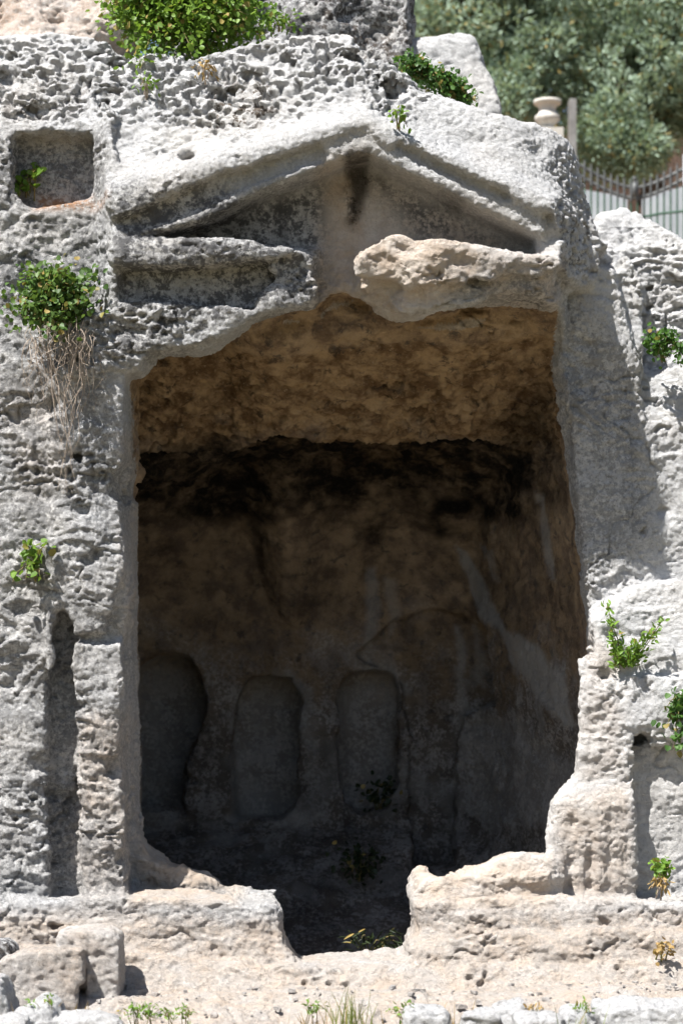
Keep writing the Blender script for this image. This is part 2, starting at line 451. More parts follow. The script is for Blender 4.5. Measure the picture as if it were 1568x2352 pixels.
# ragged holes in the left wall
for (a, b, r_, dd) in ((245, 830, 14, .12), (240, 1090, 18, .16), (125, 1010, 16, .18), (248, 1610, 16, .14), (215, 1790, 16, .14),
                       (270, 1760, 14, .12), (405, 272, 14, .2), (70, 250, 12, .2), (30, 1770, 20, .14), (75, 1830, 22, .14)):
    cut([(a + r_ * rnd.uniform(.45, 1.25) * math.cos(t), b + r_ * rnd.uniform(.4, 1.0) * math.sin(t)) for t in np.linspace(0, 6.28, 9)[:-1]], -1, .06 + dd * .8)
# nicks on the right
for (a, b, r_, y_, dd) in ((1500, 600, 20, .85, .3), (1515, 660, 24, .85, .3), (1400, 600, 30, .8, .4), (1560, 635, 18, .9, .3), (1270, 880, 9, .3, .35),
                           (1480, 1700, 18, .2, .35), (1470, 2320, 1, 0, 0), (1620, 2125, 14, -.3, .4)):
    cut([(a + r_ * math.cos(t) * 1.4, b + r_ * math.sin(t)) for t in np.linspace(0, 6.28, 9)[:-1]], -1, y_ + dd, y_)
# the wall beside the right pilaster lies deeper
cut([(1446, 1700), (1500, 1712), (RGT, 1716), (RGT, 2064), (1466, 2064), (1452, 1900)], -1, .46, .25)
cut([(1455, 1690), (1500, 1694), (1570, 1702), (1640, 1706), (1640, 1722), (1560, 1718), (1500, 1714), (1450, 1712)], -1, .66, .25)
for a in (1300, 1345, 1390, 1428): cut([(a, 1866), (a + 10, 1856), (a + 20, 1866), (a + 23, 2044), (a - 3, 2048)], -1, .225, .15)
# the doorway
door = [(322, 846), (352, 798), (460, 790), (560, 744), (604, 714), (722, 696), (760, 658), (800, 652), (824, 662), (852, 688), (902, 713), (946, 714), (1080, 694), (1200, 682), (1246, 672),
        (1240, 722, .3), (1218, 770, .4), (1214, 830, .5), (1238, 930, .5), (1288, 1000, .5), (1298, 1150, .5), (1300, 1260, .5), (1314, 1400, .5), (1330, 1600, .4), (1340, 1790, .3), (1300, 1820, .2),
        (1280, 1850, .15), (1270, 1960, .15), (1268, 2066, 0), (944, 2070), (944, 2140), (924, 2152), (922, 2192), (694, 2192), (672, 2150), (656, 2085), (640, 2060), (286, 2060),
        (286, 1500), (284, 1420), (286, 1150), (270, 1125), (270, 1080), (286, 1030), (286, 860)]
cut(door, -1, .55, 0.0)
cut([p for p in door if p[0] < 300] + [(286, 900), (600, 900), (600, 2060)], .4, 1.1, 0.0)
# the chamber
def lerp(y, k): return np.interp(y, [a for a, _ in k], [b for _, b in k])
wob = np.convolve(np.random.RandomState(5).normal(size=SHP[0] + 40), np.hanning(41) / np.hanning(41).sum(), 'valid')[:SHP[0]] * 1.0
kn = ((.3, 2.42), (.6, 2.24), (1.1, 2.0), (1.9, 1.60), (1.97, 1.74), (2.5, 1.70), (2.9, 1.60), (3.3, 1.38), (3.6, 1.08), (3.85, .7), (4.1, .2))
ceil = np.stack([lerp(gy + .85 * wob[i] + .10 * math.sin(gx[i] * 1.4 + .6), kn) for i in range(SHP[0])]).astype(np.float32)
ceil += (.03 * gx - .10 * np.abs(gx + .2) ** 2.5)[:, None] * sstep(1.7, 2.4, gy)[None, :] + (.03 * gx + .15 * wob)[:, None]
floor_ = lerp(gy, ((.8, -2.55), (2.1, -2.55), (3.0, -2.0), (3.6, -1.62), (4.0, -1.45))).astype(np.float32)
fr = np.clip((gy - 1.2) / 2.7, 0, 1)
xr_ = ((1 - fr)[:, None] * (1.56 + .115 * np.clip(1.9 - gz, -1, 2.9))[None, :] + fr[:, None] * (1.06 + .03 * (1 - gz))[None, :]).astype(np.float32)
ga = gx[:, None, None] - xr_[None]
gb = Yb - (np.float32(3.9) - .10 * np.maximum(0, gz + .2)[None, None, :] ** 1.5)
hh = np.clip(.5 + .5 * (ga - gb) / .35, 0, 1)
g = (gb + (ga - gb) * hh + .35 * hh * (1 - hh)).astype(np.float32); del ga, gb, hh      # rounded corner
g = np.maximum(g, np.float32(-2.25) - gx[:, None, None])
g = np.maximum(g, np.where(gx < -1.44, np.float32(1.05), np.float32(.40))[:, None, None] - Yb)
g = np.maximum(g, gz[None, None, :] - ceil[:, :, None])
g = np.maximum(g, (floor_[None, :, None] - gz[None, None, :]) * .9)
np.maximum(F, -g, out=F)
NICHE = [[(300, 1870), (300, 1560), (330, 1525), (380, 1505), (430, 1512), (462, 1545), (480, 1600), (470, 1680), (430, 1760), (425, 1865)],
         [(535, 1880), (530, 1700), (545, 1600), (565, 1565), (620, 1555), (670, 1562), (688, 1600), (690, 1800), (680, 1860), (640, 1885)],
         [(778, 1850), (772, 1700), (775, 1600), (800, 1555), (850, 1545), (895, 1555), (912, 1590), (918, 1700), (915, 1800), (890, 1860), (820, 1880)]]
for k, p in enumerate(NICHE): cut(p, 3.4, (4.42, 4.36, 4.34)[k], 3.9)
# raised rough panel around the right of the back wall, ledge line over it
cut([(820, 1500), (900, 1422), (990, 1402), (1100, 1432), (1180, 1470), (1180, 1600), (1060, 1640), (1040, 1980), (940, 1990), (930, 1560)], 3.3, 3.99, 3.9)
# low walls standing in the doorway
add([(280, 1880), (318, 1888), (335, 1930), (345, 1962), (400, 1985), (420, 1982), (450, 2003), (505, 2018), (525, 2050), (540, 2075), (280, 2075)], 0.55, None, .9)
add([(508, 2044, 0.3), (640, 2052, .3), (655, 2090, .3), (508, 2100, .3)], 0.25, None, .9)
add([(944, 2006), (975, 1994), (1040, 2000), (1110, 1992), (1160, 1972), (1200, 1966), (1235, 1976), (1290, 1980), (1290, 2085), (944, 2085)], 0.06, None, .6)
np.clip(F, -.14, .14, out=F)
def blur(F, n=1):
    for _ in range(n):
        for ax in range(3):
            F = F.swapaxes(0, ax)
            G = F.copy(); G[1:-1] *= 2; G[1:-1] += F[:-2]; G[1:-1] += F[2:]; G[1:-1] *= .25
            F = G.swapaxes(0, ax)
    return np.ascontiguousarray(F)
F = blur(F, 1)

# -------- weathering, as relief
def blobmap(polys, soft, y=0.1):
    m = np.zeros(X2.shape, np.float32)
    for p in polys:
        v = p[-1] if not isinstance(p[-1], tuple) else 1.0
        pp = p[:-1] if not isinstance(p[-1], tuple) else p
        m = np.maximum(m, v * sstep(soft, -soft, sd_poly(poly_at(pp, y), X2, Z2)))
    return m
# karst pitting of the upper rock
karst = blobmap([[(LFT, 60), (260, 60), (900, 60), (1010, 200), (900, 300), (800, 230), (640, 270), (500, 320), (430, 300), (250, 280), (-200, 280), .85],
                 [(470, 180), (640, 180), (640, 290), (490, 300), 1.0], [(1270, 330), (1372, 330), (1400, 620), (1300, 640), (1275, 500), .6],
                 [(1470, 600), (RGT, 560), (RGT, 680), (1470, 680), .55], [(180, 720), (450, 720), (430, 800), (330, 850), (180, 850), .45]], .12, .4)
rough = blobmap([[(LFT, 60), (RGT, 60), (RGT, B), (LFT, B), .72], [(LFT, 700), (286, 700), (286, B), (LFT, B), 1.0], [(LFT, 2060), (RGT, 2060), (RGT, B), (LFT, B), .8],
                 [(810, 530), (1280, 580), (1280, 660), (900, 720), (810, 660), 1.0], [(940, 1960), (1280, 1960), (1280, 2080), (940, 2080), 1.0]], .1)
carved = blobmap([[(300, 545), (834, 350), (1250, 545), (1250, 575), (740, 575)], [(265, 612), (600, 600), (600, 705), (265, 700), .8], [(30, 300), (212, 300), (212, 470), (30, 470), .8], [(262, 430), (810, 255), (1265, 455), (1265, 560), (834, 360), (340, 545), (262, 548), .62]], .05, .1)
rough *= (1 - .75 * carved)
rough *= 1 - .5 * blobmap([[(1272, 1800), (1450, 1790), (1465, 2066), (1268, 2066)]], .06, .2)
rough *= 1 + .15 * blobmap([[(1300, 700), (1480, 800), (1520, 1200), (1440, 1420), (1320, 1420)]], .15, .5)
lown = vol_noise(SHP, h, .55, 1) * .022 + vol_noise(SHP, h, .24, 2) * .016
F += lown * (.15 + .85 * rough)[:, None, :]; del lown
bed = blobmap([[(LFT, 2050), (RGT, 2050), (RGT, B), (LFT, B), 1.0], [(940, 1960), (1470, 1960), (1470, B), (940, B), .8], [(LFT, 1500), (120, 1500), (120, 2060), (LFT, 2060), .4]], .1)
F += vol_noise(SHP, h, (.45, .45, .065), 7) * (.014 * bed)[:, None, :].astype(np.float32)
F += vol_noise(SHP, h, (.30, .30, .10), 8) * (.009 * sstep(.9, 1.3, gy))[None, :, None].astype(np.float32)
broken = blobmap([[(805, 525), (1290, 575), (1290, 700), (900, 725), (805, 670), 1.0], [(590, 560), (745, 560), (735, 710), (590, 720), .8], [(170, 690), (600, 712), (460, 800), (330, 850), (170, 850), .7],
                  [(280, 1880), (560, 1990), (560, 2075), (280, 2075), .7], [(940, 1960), (1280, 1960), (1280, 2080), (940, 2080), .8], [(640, 2040), (700, 2200), (940, 2200), (960, 2040), (990, 2200), (620, 2200), .4]], .06)
F += (vol_noise(SHP, h, (.11, .11, .08), 15) * .015 + (np.abs(vol_noise(SHP, h, (.20, .20, .13), 16)) - .75) * .022) * broken[:, None, :]
n3 = vol_noise(SHP, h, (.11, .11, .08), 3)
F += n3 * .009 * rough[:, None, :]
n3 *= .75; n3 += vol_noise(SHP, h, (.125, .125, .07), 4) * .65
thr = (2.05 - 1.60 * karst - .25 * rough)[:, None, :].astype(np.float32)
pit = np.clip((n3 - thr) / .45, 0, 1); del n3
F += pit * (.040 * rough * (1 - carved) + .085 * karst)[:, None, :].astype(np.float32); del pit
V, Q = surface_nets(F, ORG, h); del F
V = smooth(V, Q, 1, .35)
print('cliff base', len(V), len(Q), round(time.time() - T0, 1))

# -------- which part each face belongs to (world x, depth, z)
C = V[Q].mean(1)
def inside(pts, y, P=None):
    P = C if P is None else P
    k = D / (D + P[:, 1])                     # outline measured on the facade plane
    return sd_poly(poly_at(pts, 0.0), P[:, 0] * (k if y is None else 1), P[:, 2] * (k if y is None else 1)) < 0
cx, cy, cz = C[:, 0], C[:, 1], C[:, 2]
in_ch = (cy > .95) & (cx > -2.5) & (cx < 2.1) & (cz < 2.6) & (cy < 4.8) & (cz < np.interp(cy, [.9, 1.9, 4.8], [2.55, 2.2, 1.9]))
in_ch &= cx < 1.72 + .115 * np.clip(1.9 - cz, -1, 2.9)
pid = np.zeros(len(Q), np.int8)
names = {0: 'cliff'}
def setp(i, name, mask): names[i] = name; pid[mask & (pid == 0)] = i
cN = np.cross(V[Q[:, 2]] - V[Q[:, 0]], V[Q[:, 3]] - V[Q[:, 1]]); cN /= np.linalg.norm(cN, axis=1)[:, None] + 1e-9
for k, p in enumerate(NICHE):
    x0 = min(a for a, b in p) - 8; x1 = max(a for a, b in p) + 8
    setp(1 + k, 'burial_niche', in_ch & (cy > 3.97) & (cx > Xr(x0, 3.9)) & (cx < Xr(x1, 3.9)) & (cz < Zr(1490, 3.9)))
setp(4, 'chamber_floor', in_ch & (cz < np.interp(cy, [.8, 2.1, 3.0, 3.6, 4.0], [-2.4, -2.4, -1.85, -1.45, -1.3])))
setp(5, 'chamber_ceiling', (in_ch | ((cy > .42) & (cy < .96) & (cx > -1.6) & (cx < 1.5) & (cz > 1.6) & (cz < 2.6) & (cN[:, 2] < -.3))) & (cz > np.interp(cy, [.3, 1.9, 2.0, 3.2, 3.6, 4.0], [1.75, 1.35, 1.4, 1.15, 1.0, 1.0])))
setp(6, 'chamber_back_wall', in_ch & (cy > 3.35) & (cx < 1.12))
setp(7, 'chamber_side_wall', in_ch & (cx > 0)); setp(8, 'chamber_side_wall', in_ch)
fr_ = cy < .95
setp(9, 'tympanum', fr_ & (cy > .12) & inside([(300, 552), (834, 345), (1262, 548), (1275, 580), (815, 610), (815, 660), (735, 690), (735, 560)], 0))
setp(10, 'raking_cornice', fr_ & inside([(255, 440), (810, 268), (834, 352), (784, 380), (465, 510), (340, 545), (255, 548)], 0))
setp(11, 'raking_cornice', fr_ & inside([(810, 268), (834, 360), (1250, 560), (1270, 560), (1275, 470), (1120, 405), (940, 318)], 0))
setp(12, 'entablature', fr_ & inside([(255, 545), (345, 540), (740, 560), (740, 702), (600, 718), (255, 735)], 0))
setp(13, 'entablature', fr_ & inside([(805, 615), (815, 570), (920, 525), (1285, 580), (1300, 700), (1285, 765), (1210, 690), (940, 725), (810, 670)], 0))
setp(14, 'lintel', fr_ & inside([(255, 735), (600, 716), (740, 702), (760, 640), (830, 640), (905, 720), (560, 800), (460, 800), (340, 830), (320, 870), (160, 880), (160, 760)], 0))
setp(15, 'pilaster', fr_ & (cz > Zr(2062)) & inside([(165, 875), (330, 850), (330, 2062), (178, 2062), (165, 1500)], 0))
setp(17, 'threshold_wall', (cy > .2) & (cy < 1.1) & inside([(284, 1870), (700, 1990), (680, 2200), (284, 2200)], None) & (cz > Zr(2150)))
setp(18, 'threshold_wall', (cy > -.05) & (cy < 1.1) & inside([(938, 2085), (938, 1985), (1272, 1955), (1272, 2085)], None))
setp(16, 'pilaster', fr_ & (cy < .75) & (cz > Zr(2068)) & inside([(1272, 1810), (1340, 1780), (1330, 1420), (1440, 1420), (1462, 1800), (1470, 2068), (1265, 2068)], None))
setp(19, 'step', (cy < .9) & (cz < Zr(2056)) & (cz > Zr(2192)) & (cx < .1) & (cx > Xr(255)) & (cy > -.5))
setp(20, 'step', (cy < .9) & (cz < Zr(2062)) & (cz > Zr(2148)) & (cx > .1) & (cy > -.5))
setp(21, 'step', (cz < Zr(2140)) & (cy > -.62) & (cy < 1.2) & (cx > Xr(255)))
setp(22, 'wall_recess', (cy > .06) & (cy < .6) & inside([(14, 294), (216, 294), (216, 462), (60, 480), (14, 446)], None))

# -------- refine what faces the viewer, then fine erosion
fine = (cy < 1.25) & (cx > -3.0) & (cx < 3.1) & ~((pid == 4) | (pid == 6) | (pid == 7) | (pid == 8))
fine |= (pid == 5) & (cy < 2.2)
used = {}
def compact(Qs):
    u, inv = np.unique(Qs, return_inverse=True); return u, inv.reshape(Qs.shape)
u, q1 = compact(Q[fine]); V1, Q1 = subdivide(V[u], q1); pid1 = np.tile(pid[fine], 4)
u, q2 = compact(Q[~fine]); V2, Q2 = V[u], q2; pid2 = pid[~fine]
# shared border vertices stay where they are
def border(Vn, Qn):
    E = np.concatenate([Qn[:, [0, 1]], Qn[:, [1, 2]], Qn[:, [2, 3]], Qn[:, [3, 0]]]); E.sort(axis=1)
    key = E[:, 0].astype(np.int64) * len(Vn) + E[:, 1]
    uk, c = np.unique(key, return_counts=True)
    b = np.zeros(len(Vn), bool); bk = uk[c == 1]; b[bk // len(Vn)] = True; b[bk % len(Vn)] = True
    return b
def sample(m, P):
    i = np.clip((P[:, 0] - ORG[0]) / h, 0, SHP[0] - 1.001); k = np.clip((P[:, 2] - ORG[2]) / h, 0, SHP[2] - 1.001)
    i0 = i.astype(int); k0 = k.astype(int); a = i - i0; b = k - k0
    return m[i0, k0] * (1 - a) * (1 - b) + m[i0 + 1, k0] * a * (1 - b) + m[i0, k0 + 1] * (1 - a) * b + m[i0 + 1, k0 + 1] * a * b
def erode(Vn, Qn, fine_):
    N = normals(Vn, Qn)
    r = sample(rough, Vn); k = sample(karst, Vn)
    incave = Vn[:, 1] > 1.0
    big = sstep(-.35, .45, fbm(Vn, .5, 61, 2)); r = r * (.42 + .85 * big)
    r = np.where(incave, .75 + .5 * (Vn[:, 2] > 1.2), r); k = np.where(incave, 0, k); rf = np.maximum(r, .85)
    d = (np.abs(pnoise(Vn, (.12, .12, .075), 5)) - .25) * .010 * r + fbm(Vn, (.10, .10, .06), 6, 3, .6) * .010 * r
    a = fbm(Vn, (.085, .085, .055), 9, 2, .6)
    d -= np.clip(a - .15, 0, .6) * .085 * (.12 * r + .8 * k)
    d += (np.abs(pnoise(Vn, (.17, .17, .12), 81)) - .22) * .038 * ((Vn[:, 1] > .6) & (Vn[:, 2] > 1.15) & (Vn[:, 0] > -1.6) & (Vn[:, 0] < 1.6) & (Vn[:, 2] < 2.6))
    for sc_, am, sd_ in (((.60, .60, .42), .024, 91), ((.22, .22, .15), .007, 95)):
        t = fbm(Vn, sc_, sd_, 2, .45) * 2.6; ft = t - np.floor(t)
        d += (np.floor(t) + sstep(.34, .62, ft) - t) * am * r * (1 - .6 * k)
    if fine_:
        d += (np.abs(pnoise(Vn, (.045, .045, .036), 14)) - .25) * .009 * rf
        d -= np.clip(pnoise(Vn, .034, 21) - .18, 0, .5) * .055 * (.14 * r + .6 * k)
        d += fbm(Vn, .032, 22, 2, .7) * .0075 * rf - np.clip(pnoise(Vn, .030, 25) - .28, 0, .5) * .028 * rf * sstep(-.2, .4, fbm(Vn, .25, 27, 2))
        fx = np.abs(pnoise(Vn, (1.1, 1.1, .8), 71) + .10 * pnoise(Vn, .12, 72)); d -= np.clip(1 - fx / .016, 0, 1) * .030 * r
        fx = np.abs(pnoise(Vn, (.8, .8, .30), 73) + .12 * pnoise(Vn, .10, 74)); d -= np.clip(1 - fx / .02, 0, 1) * .022 * r * sstep(-.1, .3, pnoise(Vn, .9, 75))
        # short bedding cracks
        hole = sstep(.10, .26, pnoise(Vn, (.052, .052, .036), 23) + .22 * (k - .8)) * sstep(-.55, -.05, fbm(Vn, .30, 28, 2)); d -= hole * .075 * k
        hole = sstep(.30, .44, pnoise(Vn, (.055, .055, .040), 24)) * sstep(.25, .6, fbm(Vn, .36, 26, 2)); d -= hole * .048 * r * (1 - k)
        cr = np.abs(pnoise(Vn, (.42, .42, .16), 31)); cm = sstep(.10, .4, pnoise(Vn, .7, 33))
        d -= np.clip(1 - cr / .035, 0, 1) * cm * .016 * r
    else:
        d *= 1.2
    b = border(Vn, Qn)
    d[b] = 0
    return (Vn + N * d[:, None]).astype(np.float32)
V1 = erode(V1, Q1, True); V2 = erode(V2, Q2, False)
print('eroded', len(Q1), len(Q2), round(time.time() - T0, 1))

# -------- stains with a shape of their own, and some painted shade
A = .1
MAP = {
 'tan': blobmap([[(810, 530), (1060, 555), (1120, 600), (1060, 680), (900, 720), (810, 670), .95], [(1060, 555), (1290, 590), (1290, 720), (1100, 690), .45],
                 [(735, 400), (830, 360), (850, 520), (815, 700), (730, 690), .85], [(840, 380), (1200, 540), (1100, 570), (820, 560), .5],
                 [(LFT, 2120), (260, 2085), (690, 2110), (700, 2190), (920, 2190), (940, 2080), (RGT, 2085), (RGT, B), (LFT, B), .70],
                 [(944, 1980), (1270, 1965), (1270, 2090), (944, 2090), .8], [(180, 1640), (290, 1640), (290, 1880), (170, 1880), .55], [(140, 1880), (320, 1880), (320, 2080), (180, 2080), .35],
                 [(1280, 1840), (1450, 1800), (1470, 2070), (1270, 2070), .6], [(285, 1000), (325, 1000), (325, 2060), (300, 2060), .6], [(300, 1880), (560, 1990), (540, 2070), (300, 2070), .9],
                 [(1340, 1420), (1440, 1500), (1440, 1800), (1340, 1800), .35], [(30, 880), (140, 900), (160, 1130), (60, 1150), (10, 1000), .3], [(80, 420), (220, 450), (200, 480), (60, 470), .2]], .10),
 'grey': blobmap([[(LFT, 470), (262, 470), (262, 1000), (LFT, 1100), .62], [(LFT, 1000), (290, 900), (290, 2080), (LFT, 2080), .55], [(LFT, 280), (260, 280), (260, 480), (LFT, 480), .7],
                  [(255, 430), (500, 430), (740, 560), (740, 710), (600, 720), (460, 790), (255, 850), .85], [(265, 610), (600, 610), (600, 700), (265, 700), 1.0],
                  [(450, 500), (740, 400), (740, 560), (400, 545), 1.0], [(860, 390), (1000, 440), (1210, 560), (960, 540), .75], [(320, 2060), (670, 2060), (690, 2130), (320, 2140), .5],
                  [(LFT, 80), (900, 80), (900, 280), (LFT, 280), .04], [(1040, 620), (1280, 620), (1280, 720), (1040, 700), .55], [(300, 480), (740, 330), (740, 370), (345, 520), .3],
                  [(1280, 600), (1500, 800), (1530, 1220), (1310, 1420), .5], [(1100, 2080), (RGT, 2080), (RGT, 2140), (1100, 2140), .4], [(LFT, 2050), (RGT, 2050), (RGT, B), (LFT, B), .25], [(262, 430), (810, 260), (1265, 455), (1265, 545), (834, 350), (300, 540), .30], [(900, 200), (1340, 320), (1370, 480), (1260, 470), (930, 330), .22]], .14),  # first patch: grey staining, deepened to paint in the pediment's cast shadow
 'spot': blobmap([[(470, 185), (620, 180), (640, 270), (560, 320), (480, 300), 1.0], [(LFT, 120), (480, 130), (440, 260), (LFT, 270), .5], [(790, 375), (850, 380), (840, 480), (800, 520), .95],
                  [(1250, 480), (1350, 480), (1370, 620), (1290, 640), .65], [(1180, 700), (1240, 690), (1240, 820), (1300, 1010), (1180, 960), .9], [(700, 90), (880, 130), (920, 240), (760, 200), .5]], .06, .2),
 'soil': blobmap([[(70, 425), (205, 440), (200, 470), (70, 470), .7], [(200, 458), (256, 458), (256, 470), (205, 475), .6]], .04, .1),
}
STAIN = blobmap([[(788, 378), (848, 370), (846, 430), (826, 500), (802, 520), (806, 440), .85], [(470, 525), (520, 490), (600, 470), (560, 530), .35], [(1010, 460), (1060, 475), (1060, 500), (1015, 480), .5],
                 [(860, 395), (890, 400), (885, 440), .4]], .035, .3)
def attributes(P, pd):
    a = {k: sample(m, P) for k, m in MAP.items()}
    x, y, z = P[:, 0], P[:, 1], P[:, 2]
    n = fbm(P, .5, 41, 3)
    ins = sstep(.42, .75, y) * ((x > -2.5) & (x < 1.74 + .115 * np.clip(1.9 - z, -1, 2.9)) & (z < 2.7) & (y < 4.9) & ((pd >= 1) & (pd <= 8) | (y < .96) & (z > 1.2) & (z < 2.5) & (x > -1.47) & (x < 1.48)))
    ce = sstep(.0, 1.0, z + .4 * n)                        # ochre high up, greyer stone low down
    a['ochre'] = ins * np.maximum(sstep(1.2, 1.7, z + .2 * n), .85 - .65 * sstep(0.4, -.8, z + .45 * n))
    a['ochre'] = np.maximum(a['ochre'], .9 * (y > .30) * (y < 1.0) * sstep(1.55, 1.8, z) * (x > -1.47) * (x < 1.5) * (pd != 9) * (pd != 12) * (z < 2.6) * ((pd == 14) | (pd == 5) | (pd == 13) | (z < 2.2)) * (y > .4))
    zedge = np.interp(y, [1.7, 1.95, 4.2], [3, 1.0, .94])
    a['soot_shade'] = ins * np.maximum(np.maximum(sstep(1.88, 2.02, y + .06 * n), .65 * sstep(1.2, 2.1, y + .5 * n + .15 * np.abs(x))) * sstep(-.14, .30, z - zedge + .34 * n), .7 * sstep(.95, 1.3, x - .15 * (z - 1) + .2 * n) * sstep(.9, 1.2, z) * sstep(.9, 1.6, y))
    a['soot_shade'] = np.maximum(a['soot_shade'], ins * (.22 + .30 * n + .14 * sstep(0, -1.5, z)) * ((pd == 4) | (pd == 6) | (pd == 7) | (pd == 8)) * (y > 1.3))  # dims the chamber walls by colour, standing in for weaker light
    a['grey'] = np.where(ins > .3, .50 + .3 * n + .45 * sstep(.9, -.6, z + .3 * n) * (pd != 5), a['grey']); a['tan'] = np.where(ins > .3, .15, a['tan'])  # chamber stone gets darker towards the floor
    # mineral runs and bare patches on the chamber walls, outlines measured off the walls
    pu = HX + x * S * D / (D + y) + 14 * n + 5 * pnoise(P, .09, 44); pv = HY - z * S * D / (D + y) + 16 * pnoise(P, .35, 43)
    wall = ins * ((pd == 6) | (pd == 7))
    def mark(pts, soft=9): return sstep(soft, -soft, sd_poly(np.array(pts, float), pu, pv)) * wall
    a['pale'] = np.maximum.reduce([mark([(1040, 1262), (1066, 1275), (1112, 1335), (1150, 1425), (1168, 1460), (1128, 1445), (1092, 1375), (1064, 1310)], 6),
        .9 * mark([(1140, 1450), (1180, 1450), (1240, 1490), (1292, 1560), (1325, 1665), (1292, 1672), (1236, 1610), (1180, 1525)], 8),
        .7 * mark([(1222, 1120), (1240, 1132), (1262, 1250), (1284, 1340), (1270, 1340), (1244, 1250)], 5), .6 * mark([(1100, 1250), (1120, 1262), (1150, 1340), (1135, 1335)], 6),
        .6 * mark([(840, 1305), (862, 1300), (872, 1380), (850, 1480), (828, 1480), (838, 1390)], 8), .45 * mark([(880, 1325), (905, 1330), (915, 1420), (890, 1470)], 8),
        .6 * mark([(1046, 1440), (1064, 1440), (1072, 1600), (1064, 1800), (1044, 1800), (1050, 1600)], 6), .5 * mark([(1085, 1425), (1100, 1425), (1120, 1580), (1095, 1560)], 6),
        .55 * mark([(1060, 1640), (1140, 1640), (1240, 1700), (1320, 1760), (1330, 1860), (1200, 1900), (1070, 1900)], 20), .4 * mark([(700, 1650), (740, 1660), (760, 1830), (720, 1850)], 14)])
    a['soot_shade'] = a['soot_shade'] * (1 - .9 * np.clip(a['pale'] * 1.3, 0, 1))
    a['soot_shade'] = np.maximum(a['soot_shade'], sample(STAIN, P) * (y < .6))
    # grey calcite on lower back wall
    a['pale'] = np.maximum(a['pale'], .42 * ((pd >= 1) & (pd <= 3)) * (y > 4.12) * np.clip(1 + n, .4, 1.2))
    a['pale'] = np.maximum(a['pale'], ins * .55 * sstep(.15, .45, fbm(P, .45, 55, 3)) * sstep(.3, -.3, z))
    return a
def vert_pid(n, Qn, pn):
    r = np.zeros(n, np.int8)
    for k in range(4): r[Qn[:, k]] = pn
    return r
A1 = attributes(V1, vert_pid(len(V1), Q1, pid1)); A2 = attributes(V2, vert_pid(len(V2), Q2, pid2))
N1, N2 = normals(V1, Q1), normals(V2, Q2)
# -------- one mesh per part
base = (0.0, .3, -2.2)
tomb = thing('rock_cut_tomb', base, 'weathered limestone tomb front with carved pediment above a tall dark chamber opening', 'tomb')
plabel = {10: 'left raking cornice, nearly intact, with shaded fascia', 11: 'right raking cornice, chipped, sunlit lower band', 12: 'grey lichen-covered left piece of the entablature',
          13: 'broken tan right piece of the entablature', 15: 'tall grey pitted left pilaster', 16: 'worn stub of the right pilaster', 17: 'low broken wall at left of the doorway',
          18: 'low broken wall at right of the doorway', 7: 'right chamber wall with pale mineral runs', 1: 'leftmost arched niche', 2: 'middle arched niche', 3: 'right arched niche'}
cliff = None
order = sorted(names)
for i in order:
    vs, ns, qs, at = [], [], [], {k: [] for k in A1}
    nv = 0
    for (Vn, Nn, Qn, pn, An) in ((V1, N1, Q1, pid1, A1), (V2, N2, Q2, pid2, A2)):
        sel = pn == i
        if not sel.any(): continue
        u, q = compact(Qn[sel]); vs.append(Vn[u]); ns.append(Nn[u]); qs.append(q + nv); nv += len(u)
        for k in at: at[k].append(An[k][u])
    if not vs: continue
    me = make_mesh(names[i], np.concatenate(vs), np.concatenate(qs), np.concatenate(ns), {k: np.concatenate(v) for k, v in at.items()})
    if i == 0:
        cliff = link('cliff', me, STONE); tag(cliff, 'pale pitted limestone cliff around the tomb', 'cliff', None, 'structure')
    elif i == 22:
        link('wall_recess', me, STONE, cliff)
    else:
        par = tomb
        o = part(names[i], me, STONE, tomb)
        if i in plabel: o['label'] = plabel[i]
for o in [o for o in COL.objects if o.name.startswith('burial_niche')]:
    bw = COL.objects['chamber_back_wall']; o.parent = bw; o.location = (0, 0, 0)
print('tomb parts', round(time.time() - T0, 1))

# front surface lookup for rooting plants
_hit = {}
vv = np.concatenate([V1, V2]); ki = np.round(vv[:, 0] / .05).astype(int); kk = np.round(vv[:, 2] / .05).astype(int)
for a_, b_, y_ in zip(ki[::2], kk[::2], vv[::2, 1]):
    q = (int(a_), int(b_))
    if y_ < _hit.get(q, 99): _hit[q] = float(y_)
def surf(px, py, guess=.2):
    y = guess
    for _ in range(4):
        p = W(px, py, y); q = (int(round(p[0] / .05)), int(round(p[2] / .05)))
        y = _hit.get(q, y)
    return W(px, py, y)
GV = vv[(vv[:, 1] < -.45) & (vv[:, 2] < -1.9)]
del V1, V2, Q1, Q2, A1, A2, N1, N2, vv

